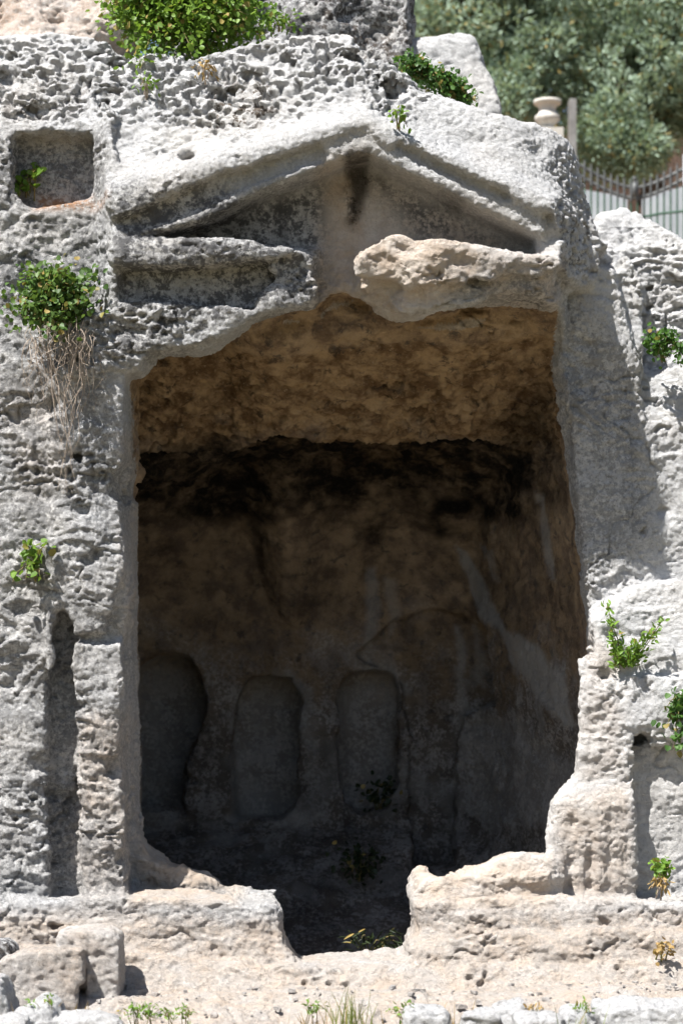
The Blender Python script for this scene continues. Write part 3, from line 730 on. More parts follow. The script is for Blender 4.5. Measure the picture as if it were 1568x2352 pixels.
# ================================================================== loose rocks
ATTR = ('tan', 'grey', 'spot', 'ochre', 'soot_shade', 'pale', 'soil')
def rock(name, outline, y0, depth, label, cat, voxel=.03, lean_=0.0, karst_=.2, bump_=.03, group=None, seed=1, sub=True, bev=.06, **at):
    P = poly_at(outline, y0)
    lo = np.array([P[:, 0].min() - .15, y0 - .15, P[:, 1].min() - .15]); hi = np.array([P[:, 0].max() + .15, y0 + depth + .25 + lean_ * 2, P[:, 1].max() + .15])
    n = np.ceil((hi - lo) / voxel).astype(int) + 1
    x = lo[0] + np.arange(n[0]) * voxel; y = lo[1] + np.arange(n[1]) * voxel; z = lo[2] + np.arange(n[2]) * voxel
    XX, ZZ = np.meshgrid(x, z, indexing='ij')
    d2 = sd_poly(P, XX, ZZ)[:, None, :]
    yy = (y0 + depth / 2 + lean_ * (z - P[:, 1].min()))[None, None, :]
    dy = np.abs(y[None, :, None] - yy) - depth / 2
    q = np.maximum(np.stack(np.broadcast_arrays(d2 + bev, dy + bev)), 0)
    Fq = (np.sqrt((q ** 2).sum(0)) + np.minimum(np.maximum(d2 + bev, dy + bev), 0) - bev).astype(np.float32)
    Fq += vol_noise(tuple(n), voxel, .28, seed) * bump_ + vol_noise(tuple(n), voxel, .12, seed + 1) * bump_ * .45
    Fq += np.clip(vol_noise(tuple(n), voxel, (.14, .14, .09), seed + 2) - .3, 0, 1.2) * .08 * karst_
    Fq[0] = Fq[-1] = .1; Fq[:, 0] = Fq[:, -1] = .1; Fq[:, :, 0] = Fq[:, :, -1] = .1
    v, f = surface_nets(Fq, lo, voxel); v = smooth(v, f, 1, .35)
    if sub: v, f = subdivide(v, f)
    N = normals(v, f)
    d = fbm(v, .075, seed, 2) * .007 - np.clip(fbm(v, (.085, .085, .06), seed + 5, 2, .6) - .12, 0, .6) * .05 * (.3 + karst_) - np.clip(pnoise(v, .042, seed + 7) - .2, 0, .5) * .03 * (.5 + karst_)
    v = (v + N * d[:, None]).astype(np.float32)
    c = v.mean(0); c[2] = v[:, 2].min()
    nz = fbm(v, .4, seed + 9, 2)
    me = make_mesh(name, v - c, f, None, {k: np.full(len(v), at.get(k, 0.0)) * np.clip(1 + .6 * nz, 0, 1.5) for k in ATTR})
    o = link(name, me, STONE, None, tuple(float(t) for t in c))
    return tag(o, label, cat, group)
rock('rock_outcrop', [(400, -160), (945, -160), (950, 60), (945, 120), (930, 170), (860, 200), (700, 200), (480, 160), (410, 80)], 1.9, 1.2,
     'tall grey pitted rock at top, behind the pediment ridge', 'rock', .035, .1, 1.0, .04, seed=21, grey=.75, spot=.55)
rock('boulder', [(920, 76), (955, 60), (1000, 70), (1092, 70), (1110, 96), (1122, 138), (1146, 178), (1148, 270), (920, 270)], 2.0, 1.0,
     'smooth white boulder beside the tall grey rock at top', 'rock', .035, .15, .12, .03, seed=31, grey=.12)
rock('rock_outcrop', [(-260, -120), (340, -120), (335, 0), (330, 40), (250, 90), (60, 110), (-260, 110)], 1.7, 1.0,
     'cream rock with orange soil streaks in the top left corner', 'rock', .035, .2, .7, .05, seed=41, soil=.22, tan=.35)
# cut stones at lower left
rock('cut_stone_block', [(126, 2152), (132, 2142), (180, 2140), (244, 2144), (270, 2162), (276, 2330), (196, 2336), (194, 2215), (127, 2215)], -.98, .42,
     'upright cut stone block with sunlit white top, lower left', 'stone block', .022, 0, .08, .006, seed=51, bev=.012, tan=.45, grey=.2)
rock('cut_stone_block', [(-10, 2218), (6, 2204), (60, 2188), (150, 2180), (190, 2184), (192, 2258), (177, 2262), (176, 2326), (0, 2326)], -1.12, .36,
     'long low cut stone slab leaning in front of the upright block', 'stone block', .022, 0, .08, .006, seed=61, bev=.012, tan=.55, grey=.3)
rock('loose_stone', [(-60, 2170), (10, 2172), (22, 2185), (20, 2205), (-10, 2216), (-60, 2220)], -.95, .3, 'small dark stone at the left edge on the slab', 'stone', .025, 0, .1, .02, seed=71, bev=.03, grey=1.0, spot=.5)
FG = [([(-60, 2262), (-10, 2262), (14, 2300), (28, 2335), (60, 2372), (-60, 2380)], -2.0, 'white rough stone at the left edge of the foreground'),
      ([(20, 2345), (60, 2325), (90, 2310), (112, 2322), (130, 2352), (130, 2420), (20, 2420)], -2.25, 'pointed white stone in the foreground below the slab'),
      ([(-30, 2340), (20, 2336), (60, 2346), (80, 2420), (-30, 2420)], -2.5, 'low white stone in the lower left corner'),
      ([(120, 2350), (160, 2338), (215, 2332), (262, 2342), (282, 2356), (280, 2420), (120, 2420)], -2.4, 'flat pale stone in front of the upright block'),
      ([(930, 2338), (960, 2328), (1020, 2330), (1034, 2348), (1030, 2420), (935, 2420)], -2.3, 'small rounded white stone right of the grass tuft'),
      ([(1048, 2336), (1072, 2326), (1140, 2326), (1160, 2342), (1160, 2420), (1050, 2420)], -2.3, 'middle white stone of the foreground row'),
      ([(1140, 2330), (1170, 2322), (1205, 2326), (1212, 2345), (1205, 2420), (1140, 2420)], -2.2, 'small black-spotted stone behind the foreground row'),
      ([(1190, 2348), (1230, 2338), (1290, 2342), (1310, 2356), (1310, 2420), (1190, 2420)], -2.5, 'low pale stone at the bottom edge'),
      ([(1300, 2336), (1330, 2326), (1368, 2326), (1376, 2345), (1370, 2420), (1300, 2420)], -2.25, 'squarish white stone left of the long stone'),
      ([(1376, 2326), (1420, 2316), (1500, 2314), (1570, 2318), (1640, 2316), (1680, 2420), (1376, 2420)], -2.3, 'long white stone in the lower right corner')]
for k, (p, y_, lb) in enumerate(FG):
    rock('foreground_stone', p, y_, .35, lb, 'stone', .022, .1, .25, .018, 'white stones along the bottom edge', 81 + 3 * k, True, .035, grey=.15, spot=.5 if 'spotted' in lb else .12)
print('rocks', round(time.time() - T0, 1))

# loose chips lying on the rock floor
_top = {}
for a_, b_, z_ in zip(*[np.round(GV[:, 0] / .06).astype(int).tolist(), np.round(GV[:, 1] / .06).astype(int).tolist(), GV[:, 2].tolist()]):
    if z_ > _top.get((a_, b_), -9): _top[(a_, b_)] = z_
rg = np.random.RandomState(77); gv, gf, nn = [], [], 0
cube = np.array([(x_, y_, z_) for x_ in (-1, 1) for y_ in (-1, 1) for z_ in (-1, 1)], float); cf = np.array([(0, 1, 3, 2), (4, 6, 7, 5), (0, 4, 5, 1), (2, 3, 7, 6), (0, 2, 6, 4), (1, 5, 7, 3)])
for k in range(420):
    x_, y_ = rg.uniform(-2.9, 2.9), -.55 - 1.35 * rg.uniform() ** .8
    z_ = _top.get((int(round(x_ / .06)), int(round(y_ / .06))))
    if z_ is None: continue
    r_ = .005 + .018 * rg.uniform() ** 4
    v_ = cube * rg.uniform(.5, 1.3, (8, 3)) * r_ * np.array([1.2, 1.0, .7]); c_, s__ = math.cos(k), math.sin(k)
    v_ = np.stack([v_[:, 0] * c_ - v_[:, 1] * s__, v_[:, 0] * s__ + v_[:, 1] * c_, v_[:, 2]], 1) + np.array([x_, y_, z_ + r_ * .2])
    gv.append(v_); gf.append(cf + nn); nn += 8
gme = make_mesh('gravel', np.concatenate(gv), np.concatenate(gf), None, {k: np.full(nn, {'tan': .4, 'grey': .3}.get(k, 0.0)) for k in ATTR})
gme.polygons.foreach_set('use_smooth', np.zeros(len(gme.polygons), bool))
tag(link('gravel', gme, STONE), 'loose stone chips scattered on the rock floor', 'gravel', None, 'stuff')
# ================================================================== ground sheets and neighbouring hillside
def sheet(name, xs, ys, zf, mat, label):
    XX, YY = np.meshgrid(xs, ys, indexing='ij'); P = np.stack([XX.ravel(), YY.ravel(), np.zeros(XX.size)], 1).astype(np.float32)
    P[:, 2] = zf(P)
    n, m_ = len(xs), len(ys); i = np.arange(n * m_).reshape(n, m_)
    q = np.stack([i[:-1, :-1].ravel(), i[1:, :-1].ravel(), i[1:, 1:].ravel(), i[:-1, 1:].ravel()], 1)
    me = make_mesh(name, P, q, None, {k: np.full(len(P), {'tan': .7, 'grey': .2}.get(k, 0.0)) for k in ATTR} if mat is STONE else None)
    return tag(link(name, me, mat), label, None, None, 'structure')
sheet('ground', np.concatenate([np.linspace(-300, -12, 12), np.linspace(-10, 10, 70), np.linspace(12, 300, 12)]), np.concatenate([np.linspace(-300, -16, 10), np.linspace(-15, .2, 60)]),
      lambda P: np.interp(P[:, 1], [-400, -8, -3.2, -2.0, -.3, .3], [-3.6, -3.4, -2.62, -2.40, -2.2, -2.2]) - .03 + .03 * fbm(P, .8, 3, 2), M_DRYLAND, 'dry earth and grass in front of the tomb')
sheet('plateau', np.linspace(-40, 40, 60), np.concatenate([np.linspace(4.2, 12, 30), np.linspace(13, 60, 30), (150, 400)]),
      lambda P: np.interp(P[:, 1], [4, 6, 10, 14, 60, 400], [2.9, 3.7, 4.4, 4.8, 7.0, 20.0]) + .12 * fbm(P, 1.5, 8, 2), M_SOIL, 'dry earth plateau behind the cliff')
for s, nm in ((-1, 'west'), (1, 'east')):
    xs = np.linspace(3.0, 30, 55) * s; zs = np.linspace(-2.7, 4.4, 26)
    XX, ZZ = np.meshgrid(xs, zs, indexing='ij')
    P = np.stack([XX.ravel(), np.zeros(XX.size), ZZ.ravel()], 1).astype(np.float32)
    P[:, 1] = .55 + (.45 if s > 0 else .1) + .16 * (P[:, 2] + 2.7) ** 1.2 * .5 + .5 * fbm(P, 1.6, 17 + s, 3) * np.clip((np.abs(P[:, 0]) - 3.0) / 1.5, 0.05, 1)
    P[:, 1] += np.where(P[:, 2] > 4.0, 2.5, 0)
    i = np.arange(XX.size).reshape(XX.shape)
    q = np.stack([i[:-1, :-1].ravel(), i[1:, :-1].ravel(), i[1:, 1:].ravel(), i[:-1, 1:].ravel()], 1)
    if s < 0: q = q[:, ::-1]
    o = link('hillside', make_mesh('hillside', P, q, None, {k: np.full(len(P), {'grey': .4}.get(k, 0.0)) for k in ATTR}), STONE)
    tag(o, 'limestone hillside continuing %s of the tomb' % ('left' if s < 0 else 'right'), None, None, 'structure')

# ================================================================== plants
class Buf:
    def __init__(s): s.v, s.f, s.n = [], [], 0
    def add(s, V_, F_):
        s.v.append(np.asarray(V_, np.float32)); s.f.append(np.asarray(F_, np.int32) + s.n); s.n += len(V_)
    def mesh(s, name, org=(0, 0, 0)):
        V_ = np.concatenate(s.v) - np.asarray(org, np.float32)
        return make_mesh(name, V_, np.concatenate(s.f))
def leaves(P, L, Wd, rng, nrm=None, tilt=.7, shape='round', axis=None):
    """many bent leaves as quads: 6-point outline made of two quads (folded along the midrib)"""
    n = len(P)
    a = rng.normal(size=(n, 3)) if axis is None else axis + rng.normal(size=(n, 3)) * .35
    a /= np.linalg.norm(a, axis=1)[:, None]
    nr = rng.normal(size=(n, 3)) * tilt + (np.array([-.3, -.5, .7]) if nrm is None else nrm)
    b = np.cross(nr, a); b /= np.linalg.norm(b, axis=1)[:, None] + 1e-9
    c = np.cross(a, b)
    l = (L * rng.uniform(.65, 1.2, n))[:, None]; wd = (Wd * rng.uniform(.7, 1.2, n))[:, None]
    t0, t1 = (.22, .72) if shape == 'round' else (.3, .65)
    r = [P, P + a * l * t0 + b * wd + c * wd * .25, P + a * l * t1 + b * wd * .85 + c * wd * .2, P + a * l - c * l * .12, P + a * l * t1 - b * wd * .85 + c * wd * .2, P + a * l * t0 - b * wd + c * wd * .25]
    V_ = np.stack(r, 1).reshape(-1, 3)
    k = (np.arange(n) * 6)[:, None]
    F_ = np.concatenate([k + np.array([[0, 1, 2, 3]]), k + np.array([[0, 3, 4, 5]])])
    return V_, F_
def tube(pts, r0, r1, sides=4):
    pts = np.asarray(pts, float); n = len(pts)
    t = np.gradient(pts, axis=0); t /= np.linalg.norm(t, axis=1)[:, None] + 1e-9
    u_ = np.cross(t, np.array([.31, .93, .17])); u_ /= np.linalg.norm(u_, axis=1)[:, None] + 1e-9; v_ = np.cross(t, u_)
    rr = np.linspace(r0, r1, n)[:, None, None]; an = np.arange(sides) * 2 * math.pi / sides
    V_ = (pts[:, None, :] + rr * (np.cos(an)[None, :, None] * u_[:, None, :] + np.sin(an)[None, :, None] * v_[:, None, :])).reshape(-1, 3)
    i = np.arange((n - 1) * sides); a = i // sides * sides; j = (i + 1) % sides
    F_ = np.stack([i, a + j, a + j + sides, i + sides], 1)
    return V_, F_
def curve(p, q, sag, rng, n=6, wob=.02):
    p, q = np.asarray(p, float), np.asarray(q, float); t = np.linspace(0, 1, n)[:, None]
    r = p + (q - p) * t + np.array(sag) * (4 * t * (1 - t)); r[1:-1] += rng.normal(size=(n - 2, 3)) * wob
    return r
def shrub(name, label, cat, root, tips, n_leaf, L, Wd, mat, stem=M_STEM, spread=.05, sag=(0, -.05, .08), r0=.006, seed=1, shape='round', group=None, droop=None, along=(.25, 1.0)):
    """a plant: stems run from the root to each tip, leaves sit along the stems"""
    rng = np.random.RandomState(seed); root = np.asarray(root, float)
    st, lf = Buf(), Buf()
    for tp in tips:
        c = curve(root + rng.normal(size=3) * .02, tp, sag, rng, 7, spread * .2)
        st.add(*tube(c, r0, r0 * .35))
        k = max(3, int(n_leaf / len(tips)))
        t = rng.uniform(along[0], along[1], k) * 6; i = np.minimum(t.astype(int), 5); f = (t - i)[:, None]
        P = c[i] * (1 - f) + c[i + 1] * f + rng.normal(size=(k, 3)) * spread
        dirn = (c[i + 1] - c[i]); dirn /= np.linalg.norm(dirn, axis=1)[:, None] + 1e-9
        lf.add(*leaves(P, L, Wd, rng, None, .7, shape, (dirn * .6 + rng.normal(size=(k, 3)) * .7) if shape == 'round' else dirn + rng.normal(size=(k, 3)) * .5))
    o = thing(name, tuple(root), label, cat, group)
    link('foliage', lf.mesh('foliage', root), mat, o)
    link('stem', st.mesh('stem', root), stem, o)
    return o
def tips_in(outline, n, rng, dy=(-.15, .05), guess=.2, y=None):
    """points spread over an outline, just in front of the rock there"""
    o = np.array(outline, float); lo, hi = o.min(0), o.max(0); r = []
    while len(r) < n:
        p = rng.uniform(lo, hi)
        if sd_poly(o, np.array([p[0]]), np.array([p[1]]))[0] < 0:
            q = surf(p[0], p[1], guess) if y is None else W(p[0], p[1], y)
            d_ = rng.uniform(*dy); r.append((q[0], q[1] + d_, q[2]))
    return r
g_ = np.random.RandomState(3)
# big caper bush over the top edge
shrub('caper_bush', 'large bright green bush spilling over the top edge of the cliff', 'bush', W(400, 40, 1.3),
      tips_in([(250, -30), (610, -40), (610, 60), (530, 100), (430, 130), (340, 95), (255, 78)], 150, g_, (-.35, .25), y=1.0) + [W(322, 160, .45), W(318, 150, .5), W(310, 130, .55), W(440, 128, .5), W(335, 140, .5)],
      7500, .043, .019, M_CAPER, spread=.07, sag=(0, -.05, .06), seed=5, along=(.6, 1.0))
shrub('caper_bush', 'dark green creeping bush on the slope below the white boulder', 'bush', surf(965, 165, .6),
      tips_in([(905, 128), (950, 138), (1040, 188), (1108, 232), (1098, 250), (1020, 222), (950, 186), (905, 160)], 60, g_, (-.08, .06), guess=.6), 1700, .036, .015, M_DARKLEAF, spread=.032, seed=6, along=(.5, 1.0), sag=(0, -.03, .02))
# hanging caper with dry stems
hb = surf(150, 720, .1); hb = (hb[0], hb[1] + .02, hb[2])
hang = shrub('caper_bush', 'green bush on the left wall with a beard of dry stems', 'bush', hb,
             tips_in([(28, 715), (80, 640), (225, 632), (228, 700), (190, 755), (120, 775), (60, 740)], 60, g_, (-.30, -.05), y=.08), 2300, .042, .019, M_MID, spread=.055, seed=7)
st = Buf(); rr = np.random.RandomState(12)
for k in range(75):
    x0 = rr.uniform(60, 215); p = W(x0, rr.uniform(730, 790), rr.uniform(-.16, .0))
    ln = rr.uniform(50, 190) if k < 64 else rr.uniform(220, 400)
    xe = x0 + (150 - x0) * rr.uniform(.0, .45) + rr.normal() * 18 if k < 64 else rr.uniform(130, 185)
    e = W(xe, 780 + ln, rr.uniform(-.09, -.01))
    st.add(*tube(curve(p, e, (rr.normal() * .05, -.05, -.02), rr, 9, .024), rr.uniform(.0016, .0034), .001))
link('dry_stem', st.mesh('dry_stem', hb), M_STRAW, hang)['label'] = 'beard of pale dry hanging stems'
def small(name, label, cat, root, tips, n, L, Wd, mat, seed, y=None, guess=.1, **k):
    r = surf(*root, guess) if y is None else W(*root, y)
    tp = []
    for (a, b, dd) in tips:
        q = W(a, b, r[1] + dd); tp.append(q)
    return shrub(name, label, cat, (r[0], r[1] + .02, r[2]), tp, n, L, Wd, mat, seed=seed, **k)
small('caper_plant', 'small leafy plant growing in the carved recess at upper left', 'plant', (70, 455), [(82, 400, -.06), (95, 408, -.08), (40, 440, -.08), (45, 455, -.1), (75, 405, -.05), (38, 430, -.06)], 60, .05, .024, M_CAPER, 21, guess=.3, spread=.02)
small('caper_plant', 'small round-leaved plant on the middle of the left wall', 'plant', (85, 1320), [(60, 1262, -.08), (110, 1262, -.1), (70, 1290, -.1), (95, 1330, -.12), (30, 1338, -.08), (60, 1330, -.12), (78, 1275, -.08)], 60, .055, .027, M_CAPER, 22, spread=.025)
small('herb_plant', 'two upright light green sprigs on the right rock face', 'plant', (1432, 1528), [(1392, 1385, -.06), (1400, 1420, -.08), (1404, 1470, -.1), (1410, 1500, -.1), (1520, 1425, -.12), (1500, 1450, -.14), (1470, 1465, -.12), (1460, 1500, -.14), (1440, 1490, -.12)],
      420, .05, .010, M_HERB, 23, guess=.4, spread=.018, shape='lance', sag=(0, -.04, -.03))
small('caper_plant', 'grey-green plant hanging at the right edge of the photo', 'plant', (1560, 1630), [(1530, 1625, -.1), (1555, 1610, -.12), (1590, 1640, -.1), (1530, 1670, -.1), (1550, 1700, -.14), (1560, 1735, -.12), (1590, 1720, -.1), (1545, 1720, -.12), (1575, 1690, -.14)],
      180, .05, .022, M_DARKLEAF, 24, guess=.3, spread=.035)
small('low_shrub', 'low dark green shrub on the ledge of the right outcrop', 'bush', (1520, 825), [(1485, 790, -.05), (1500, 775, -.08), (1530, 790, -.1), (1560, 815, -.12), (1580, 820, -.1), (1510, 812, -.12), (1545, 805, -.1)], 260, .04, .016, M_DARKLEAF, 25, y=.68, spread=.04)
small('herb_plant', 'small green weed with dry base by the right pilaster foot', 'plant', (1518, 2050), [(1505, 1990, -.06), (1525, 1975, -.06), (1535, 1995, -.08), (1512, 2010, -.08)], 70, .045, .016, M_HERB, 26, y=.18, spread=.02)
small('dry_tuft', 'straw coloured dry tuft beside the right pilaster foot', 'plant', (1510, 2062), [(1495, 2040, -.05), (1505, 2025, -.07), (1520, 2030, -.08), (1530, 2045, -.06)], 50, .06, .007, M_DRY, 27, y=.14, spread=.015, shape='lance', stem=M_STRAW)
small('herb_plant', 'small yellowish weed on the lower right step', 'plant', (1520, 2215), [(1505, 2185, -.05), (1525, 2175, -.05), (1540, 2190, -.07), (1515, 2200, -.08)], 60, .035, .013, M_DRY, 28, y=-.42, spread=.018)
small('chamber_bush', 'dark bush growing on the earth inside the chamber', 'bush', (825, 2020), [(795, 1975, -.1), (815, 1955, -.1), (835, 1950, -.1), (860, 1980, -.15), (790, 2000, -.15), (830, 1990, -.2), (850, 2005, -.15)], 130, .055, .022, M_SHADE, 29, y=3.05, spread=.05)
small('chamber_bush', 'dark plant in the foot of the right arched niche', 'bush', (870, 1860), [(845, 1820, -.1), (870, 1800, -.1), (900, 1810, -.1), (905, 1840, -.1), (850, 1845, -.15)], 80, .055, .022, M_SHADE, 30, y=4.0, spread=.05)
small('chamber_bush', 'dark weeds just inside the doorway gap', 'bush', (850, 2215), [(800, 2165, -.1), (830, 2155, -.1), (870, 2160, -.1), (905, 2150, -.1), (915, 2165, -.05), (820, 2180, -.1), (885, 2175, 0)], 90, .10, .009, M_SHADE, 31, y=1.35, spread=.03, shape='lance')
small('herb_plant', 'tiny green weed on the pitted slope above the right rake', 'plant', (915, 295), [(900, 278, -.04), (920, 280, -.05), (935, 292, -.05)], 36, .04, .012, M_HERB, 32, guess=.3, spread=.015)
small('dry_tuft', 'small brownish tuft in the pitted rock left of the lichen patch', 'plant', (475, 185), [(455, 168, -.05), (480, 165, -.06), (495, 175, -.05), (468, 178, -.08)], 40, .045, .008, M_DRY, 33, guess=.5, spread=.02, shape='lance', stem=M_STRAW)
small('dry_tuft', 'small green and brown tuft in a hollow above the left rake', 'plant', (335, 220), [(325, 198, -.05), (342, 195, -.05), (350, 210, -.06)], 40, .045, .010, M_HERB, 34, guess=.5, spread=.02, shape='lance', stem=M_STRAW)
small('low_shrub', 'short grass and weeds where the top slope meets the tall rock', 'plant', (640, 72), [(600, 60, -.05), (625, 50, -.05), (655, 60, -.08), (670, 72, -.1), (610, 78, -.1)], 160, .05, .010, M_HERB, 35, y=1.3, spread=.04, shape='lance')
# foreground grass and weeds
def tuft(name, label, px, py, y, n, hgt, wd, seed, mat=M_GRASS, spread=.06):
    rng = np.random.RandomState(seed); r = W(px, py, y); B_ = Buf()
    for k in range(n):
        p = np.array(r) + np.array([rng.normal() * spread, rng.normal() * spread * .6, 0]); H = hgt * rng.uniform(.5, 1.15)
        d = np.array([rng.normal() * .22, rng.normal() * .2, 1.0]) * H
        t = np.linspace(0, 1, 5)[:, None]; c = p + d * t + np.array([rng.normal() * .1, rng.normal() * .06, -.1]) * H * t ** 2
        s_ = np.array([math.cos(k), math.sin(k) * .6, 0]) * wd; w_ = (1 - t ** 2 * .9)
        V_ = np.concatenate([c - s_ * w_, c + s_ * w_]); i = np.arange(4)
        B_.add(V_, np.stack([i, i + 1, i + 6, i + 5], 1))
    o = thing(name, r, label, 'grass', 'weeds along the bottom edge')
    link('blade', B_.mesh('blade', r), mat, o); return o
tuft('grass_tuft', 'tall thin green grass tuft at bottom centre', 800, 2372, -2.2, 60, .27, .0035, 1)
tuft('dry_grass', 'dry straw grass left of the centre tuft', 720, 2372, -2.2, 22, .16, .003, 2, M_DRY, .10)
tuft('dry_grass', 'dry straw stalks by the hole in the cut stones', 178, 2345, -1.5, 8, .15, .004, 3, M_DRY, .02)
tuft('dry_grass', 'dry grass at the foot of the foreground stones right of centre', 1000, 2372, -2.1, 26, .18, .003, 4, M_DRY, .14)
tuft('grass_tuft', 'sparse grass between the right foreground stones', 1330, 2375, -2.55, 16, .16, .003, 5, M_GRASS, .06)
tuft('dry_grass', 'sparse dry grass around the left foreground stones', 110, 2365, -2.1, 18, .16, .003, 6, M_DRY, .16)
for k, (a, b, n_, lb, nm) in enumerate(((310, 2340, 5, 'leafy green weed right of the flat pale stone', 'herb_plant'), (350, 2345, 4, 'second leafy weed beside the flat pale stone', 'herb_plant'),
                                     (425, 2350, 4, 'low weed between the flat stone and the grass tuft', 'herb_plant'), (718, 2335, 4, 'green weed left of the tall grass tuft', 'herb_plant'),
                                     (930, 2330, 3, 'single upright green weed left of the small rounded stone', 'herb_plant'), (1345, 2340, 4, 'green weed beside the squarish stone', 'herb_plant'),
                                     (1225, 2330, 3, 'reddish green weed behind the black-spotted stone', 'herb_plant'), (118, 2310, 3, 'thin weed in front of the slab', 'herb_plant'),
                                     (398, 2352, 3, 'small weed at the bottom edge left of centre', 'herb_plant'))):
    q = np.random.RandomState(50 + k)
    small(nm, lb, 'weed', (a, 2368), [(a + q.normal() * 22, b - q.uniform(0, 32), q.uniform(-.05, .05)) for _ in range(n_)], 11 * n_, .035, .006, M_HERB if k != 6 else M_DRY, 60 + k, y=-2.15, spread=.012, shape='lance', r0=.003, group='weeds along the bottom edge')

# ================================================================== background: urn, fences, wall, trees
def lathe(prof, n=28):
    p = np.array(prof, float); a = np.arange(n) * 2 * math.pi / n
    V_ = np.stack([p[:, 0, None] * np.cos(a), p[:, 0, None] * np.sin(a), np.repeat(p[:, 1, None], n, 1)], 2).reshape(-1, 3)
    i = np.arange((len(p) - 1) * n); r = i // n * n; j = (i + 1) % n
    return V_, np.stack([i, r + j, r + j + n, i + n], 1)
YB = 9.0; kB = (D + YB) / D / S
ub = W(1256, 300, YB)
urn = thing('garden_urn', ub, 'cream cast stone garden urn standing above the right slope', 'urn')
u_ = 1 * kB
V_, F_ = lathe([(0, 0), (18 * u_, 0), (18 * u_, 6 * u_), (14 * u_, 10 * u_), (22 * u_, 16 * u_), (29 * u_, 24 * u_), (29 * u_, 32 * u_), (22 * u_, 38 * u_), (19 * u_, 44 * u_), (20 * u_, 52 * u_), (24 * u_, 58 * u_)])
link('bowl', make_mesh('bowl', V_, F_), M_URN, urn)
V_, F_ = lathe([(20 * u_, 57 * u_), (30 * u_, 60 * u_), (32 * u_, 64 * u_), (31 * u_, 69 * u_), (25 * u_, 69 * u_), (21 * u_, 60 * u_), (0, 52 * u_)])
link('rim', make_mesh('rim', V_, F_), M_URN, urn)
def box(x0, x1, y0, y1, z0, z1, bev=0.0):
    V_ = np.array([(x, y, z) for x in (x0, x1) for y in (y0, y1) for z in (z0, z1)]); 
    F_ = np.array([(0, 1, 3, 2), (4, 6, 7, 5), (0, 4, 5, 1), (2, 3, 7, 6), (0, 2, 6, 4), (1, 5, 7, 3)]); return V_, F_
def flat(me):
    me.polygons.foreach_set('use_smooth', np.zeros(len(me.polygons), bool)); return me
V_, F_ = box(-.16, .16, -.16, .16, -1.6, 0)
link('pedestal', flat(make_mesh('pedestal', V_, F_)), M_URN, urn)
# iron gate with sagging top rails
YG = 10.0; kG = (D + YG) / D / S
gate = thing('iron_gate', W(1460, 560, YG), 'grey and green iron gate with sagging curved top rails behind the right outcrop', 'gate')
g0 = np.array(gate.location)
def sag(px): return 440 - 42 * min(2.6, (abs(px - 1456) / 108) ** 1.5)
for off, nm in ((0, 'rail'), (24, 'rail')):
    xs = np.linspace(1320, 1640, 26); c = np.array([W(a, sag(a) - 8 + off, YG) for a in xs]) - g0
    link(nm, make_mesh(nm, *tube(c, 4.2 * kG, 4.2 * kG, 6)), M_IRON, gate)
for k in range(21):
    a = 1326 + k * 15.2; top = sag(a) - 28
    p = [np.array(W(a, 640, YG)) - g0, np.array(W(a, sag(a) + 22, YG)) - g0]
    link('bar', make_mesh('bar', *tube([p[0], (p[0] + p[1]) / 2, p[1]], 2.2 * kG, 2.2 * kG, 6)), M_GREEN, gate)
    p = [np.array(W(a, sag(a) + 24, YG - .02)) - g0, np.array(W(a, top + 10, YG - .02)) - g0, np.array(W(a, top, YG - .02)) - g0]
    V_, F_ = tube(p, 2.6 * kG, 2.6 * kG, 6); V_[-6:] = (V_[-6:] - p[-1]) * .3 + p[-1]
    link('spike', make_mesh('spike', V_, F_), M_IRON, gate)
V_, F_ = lathe([(0, -30 * kG), (6 * kG, -28 * kG), (6 * kG, 0), (4 * kG, 2 * kG), (5 * kG, 6 * kG), (3 * kG, 9 * kG), (5.5 * kG, 12 * kG), (5.5 * kG, 16 * kG), (0, 20 * kG)], 10)
o = link('finial_post', make_mesh('finial_post', V_ , F_), M_IRON, gate); o.location = tuple(np.array(W(1456, 424, YG - .1)) - g0)
V_, F_ = tube([np.array(W(1600, 482, YG)) - g0, np.array(W(1520, 490, YG)) - g0, np.array(W(1440, 505, YG)) - g0], 3 * kG, 3 * kG, 6)
link('rail', make_mesh('rail', V_, F_), M_GREEN, gate)
for x0, x1, t0, t1 in ((1318, 1440, 432, 452), (1474, 1660, 452, 405)):
    a0, a1, b0, b1 = [np.array(W(*q, YG + .35)) - g0 for q in ((x0, t0), (x1, t1), (x0, 660), (x1, 660))]
    V_ = np.array([b0, b1, a1, a0] + [q + np.array([0, .05, 0]) for q in (b0, b1, a1, a0)]); F_ = np.array([(0, 1, 2, 3), (7, 6, 5, 4), (3, 2, 6, 7), (0, 3, 7, 4), (1, 5, 6, 2), (0, 4, 5, 1)])
    link('sheet_panel', flat(make_mesh('sheet_panel', V_, F_)), M_WHITE, gate)
# rusty bar fence farther back with its concrete post
YF = 15.0; kF = (D + YF) / D / S
fence = thing('bar_fence', W(1440, 420, YF), 'rusty brown bar fence half hidden under the trees', 'fence'); f0 = np.array(fence.location)
for k in range(44):
    a = 1322 + k * 9.5
    link('bar', make_mesh('bar', *tube([np.array(W(a, 430, YF)) - f0, np.array(W(a, 330, YF)) - f0, np.array(W(a, 238 + (k % 3), YF)) - f0], 1.7 * kF, 1.7 * kF, 5)), M_RUST, fence)
for b in (255, 415):
    link('rail', make_mesh('rail', *tube([np.array(W(q, b, YF + .03)) - f0 for q in (1318, 1520, 1740)], 2.4 * kF, 2.4 * kF, 6)), M_RUST, fence)
V_, F_ = box(-7 * kF, 7 * kF, -.1, .1, 0, 225 * kF)
post = link('concrete_post', flat(make_mesh('concrete_post', V_, F_)), M_POST, None, W(1313, 480, 12.2)); tag(post, 'grey concrete post right of the garden urn', 'post')
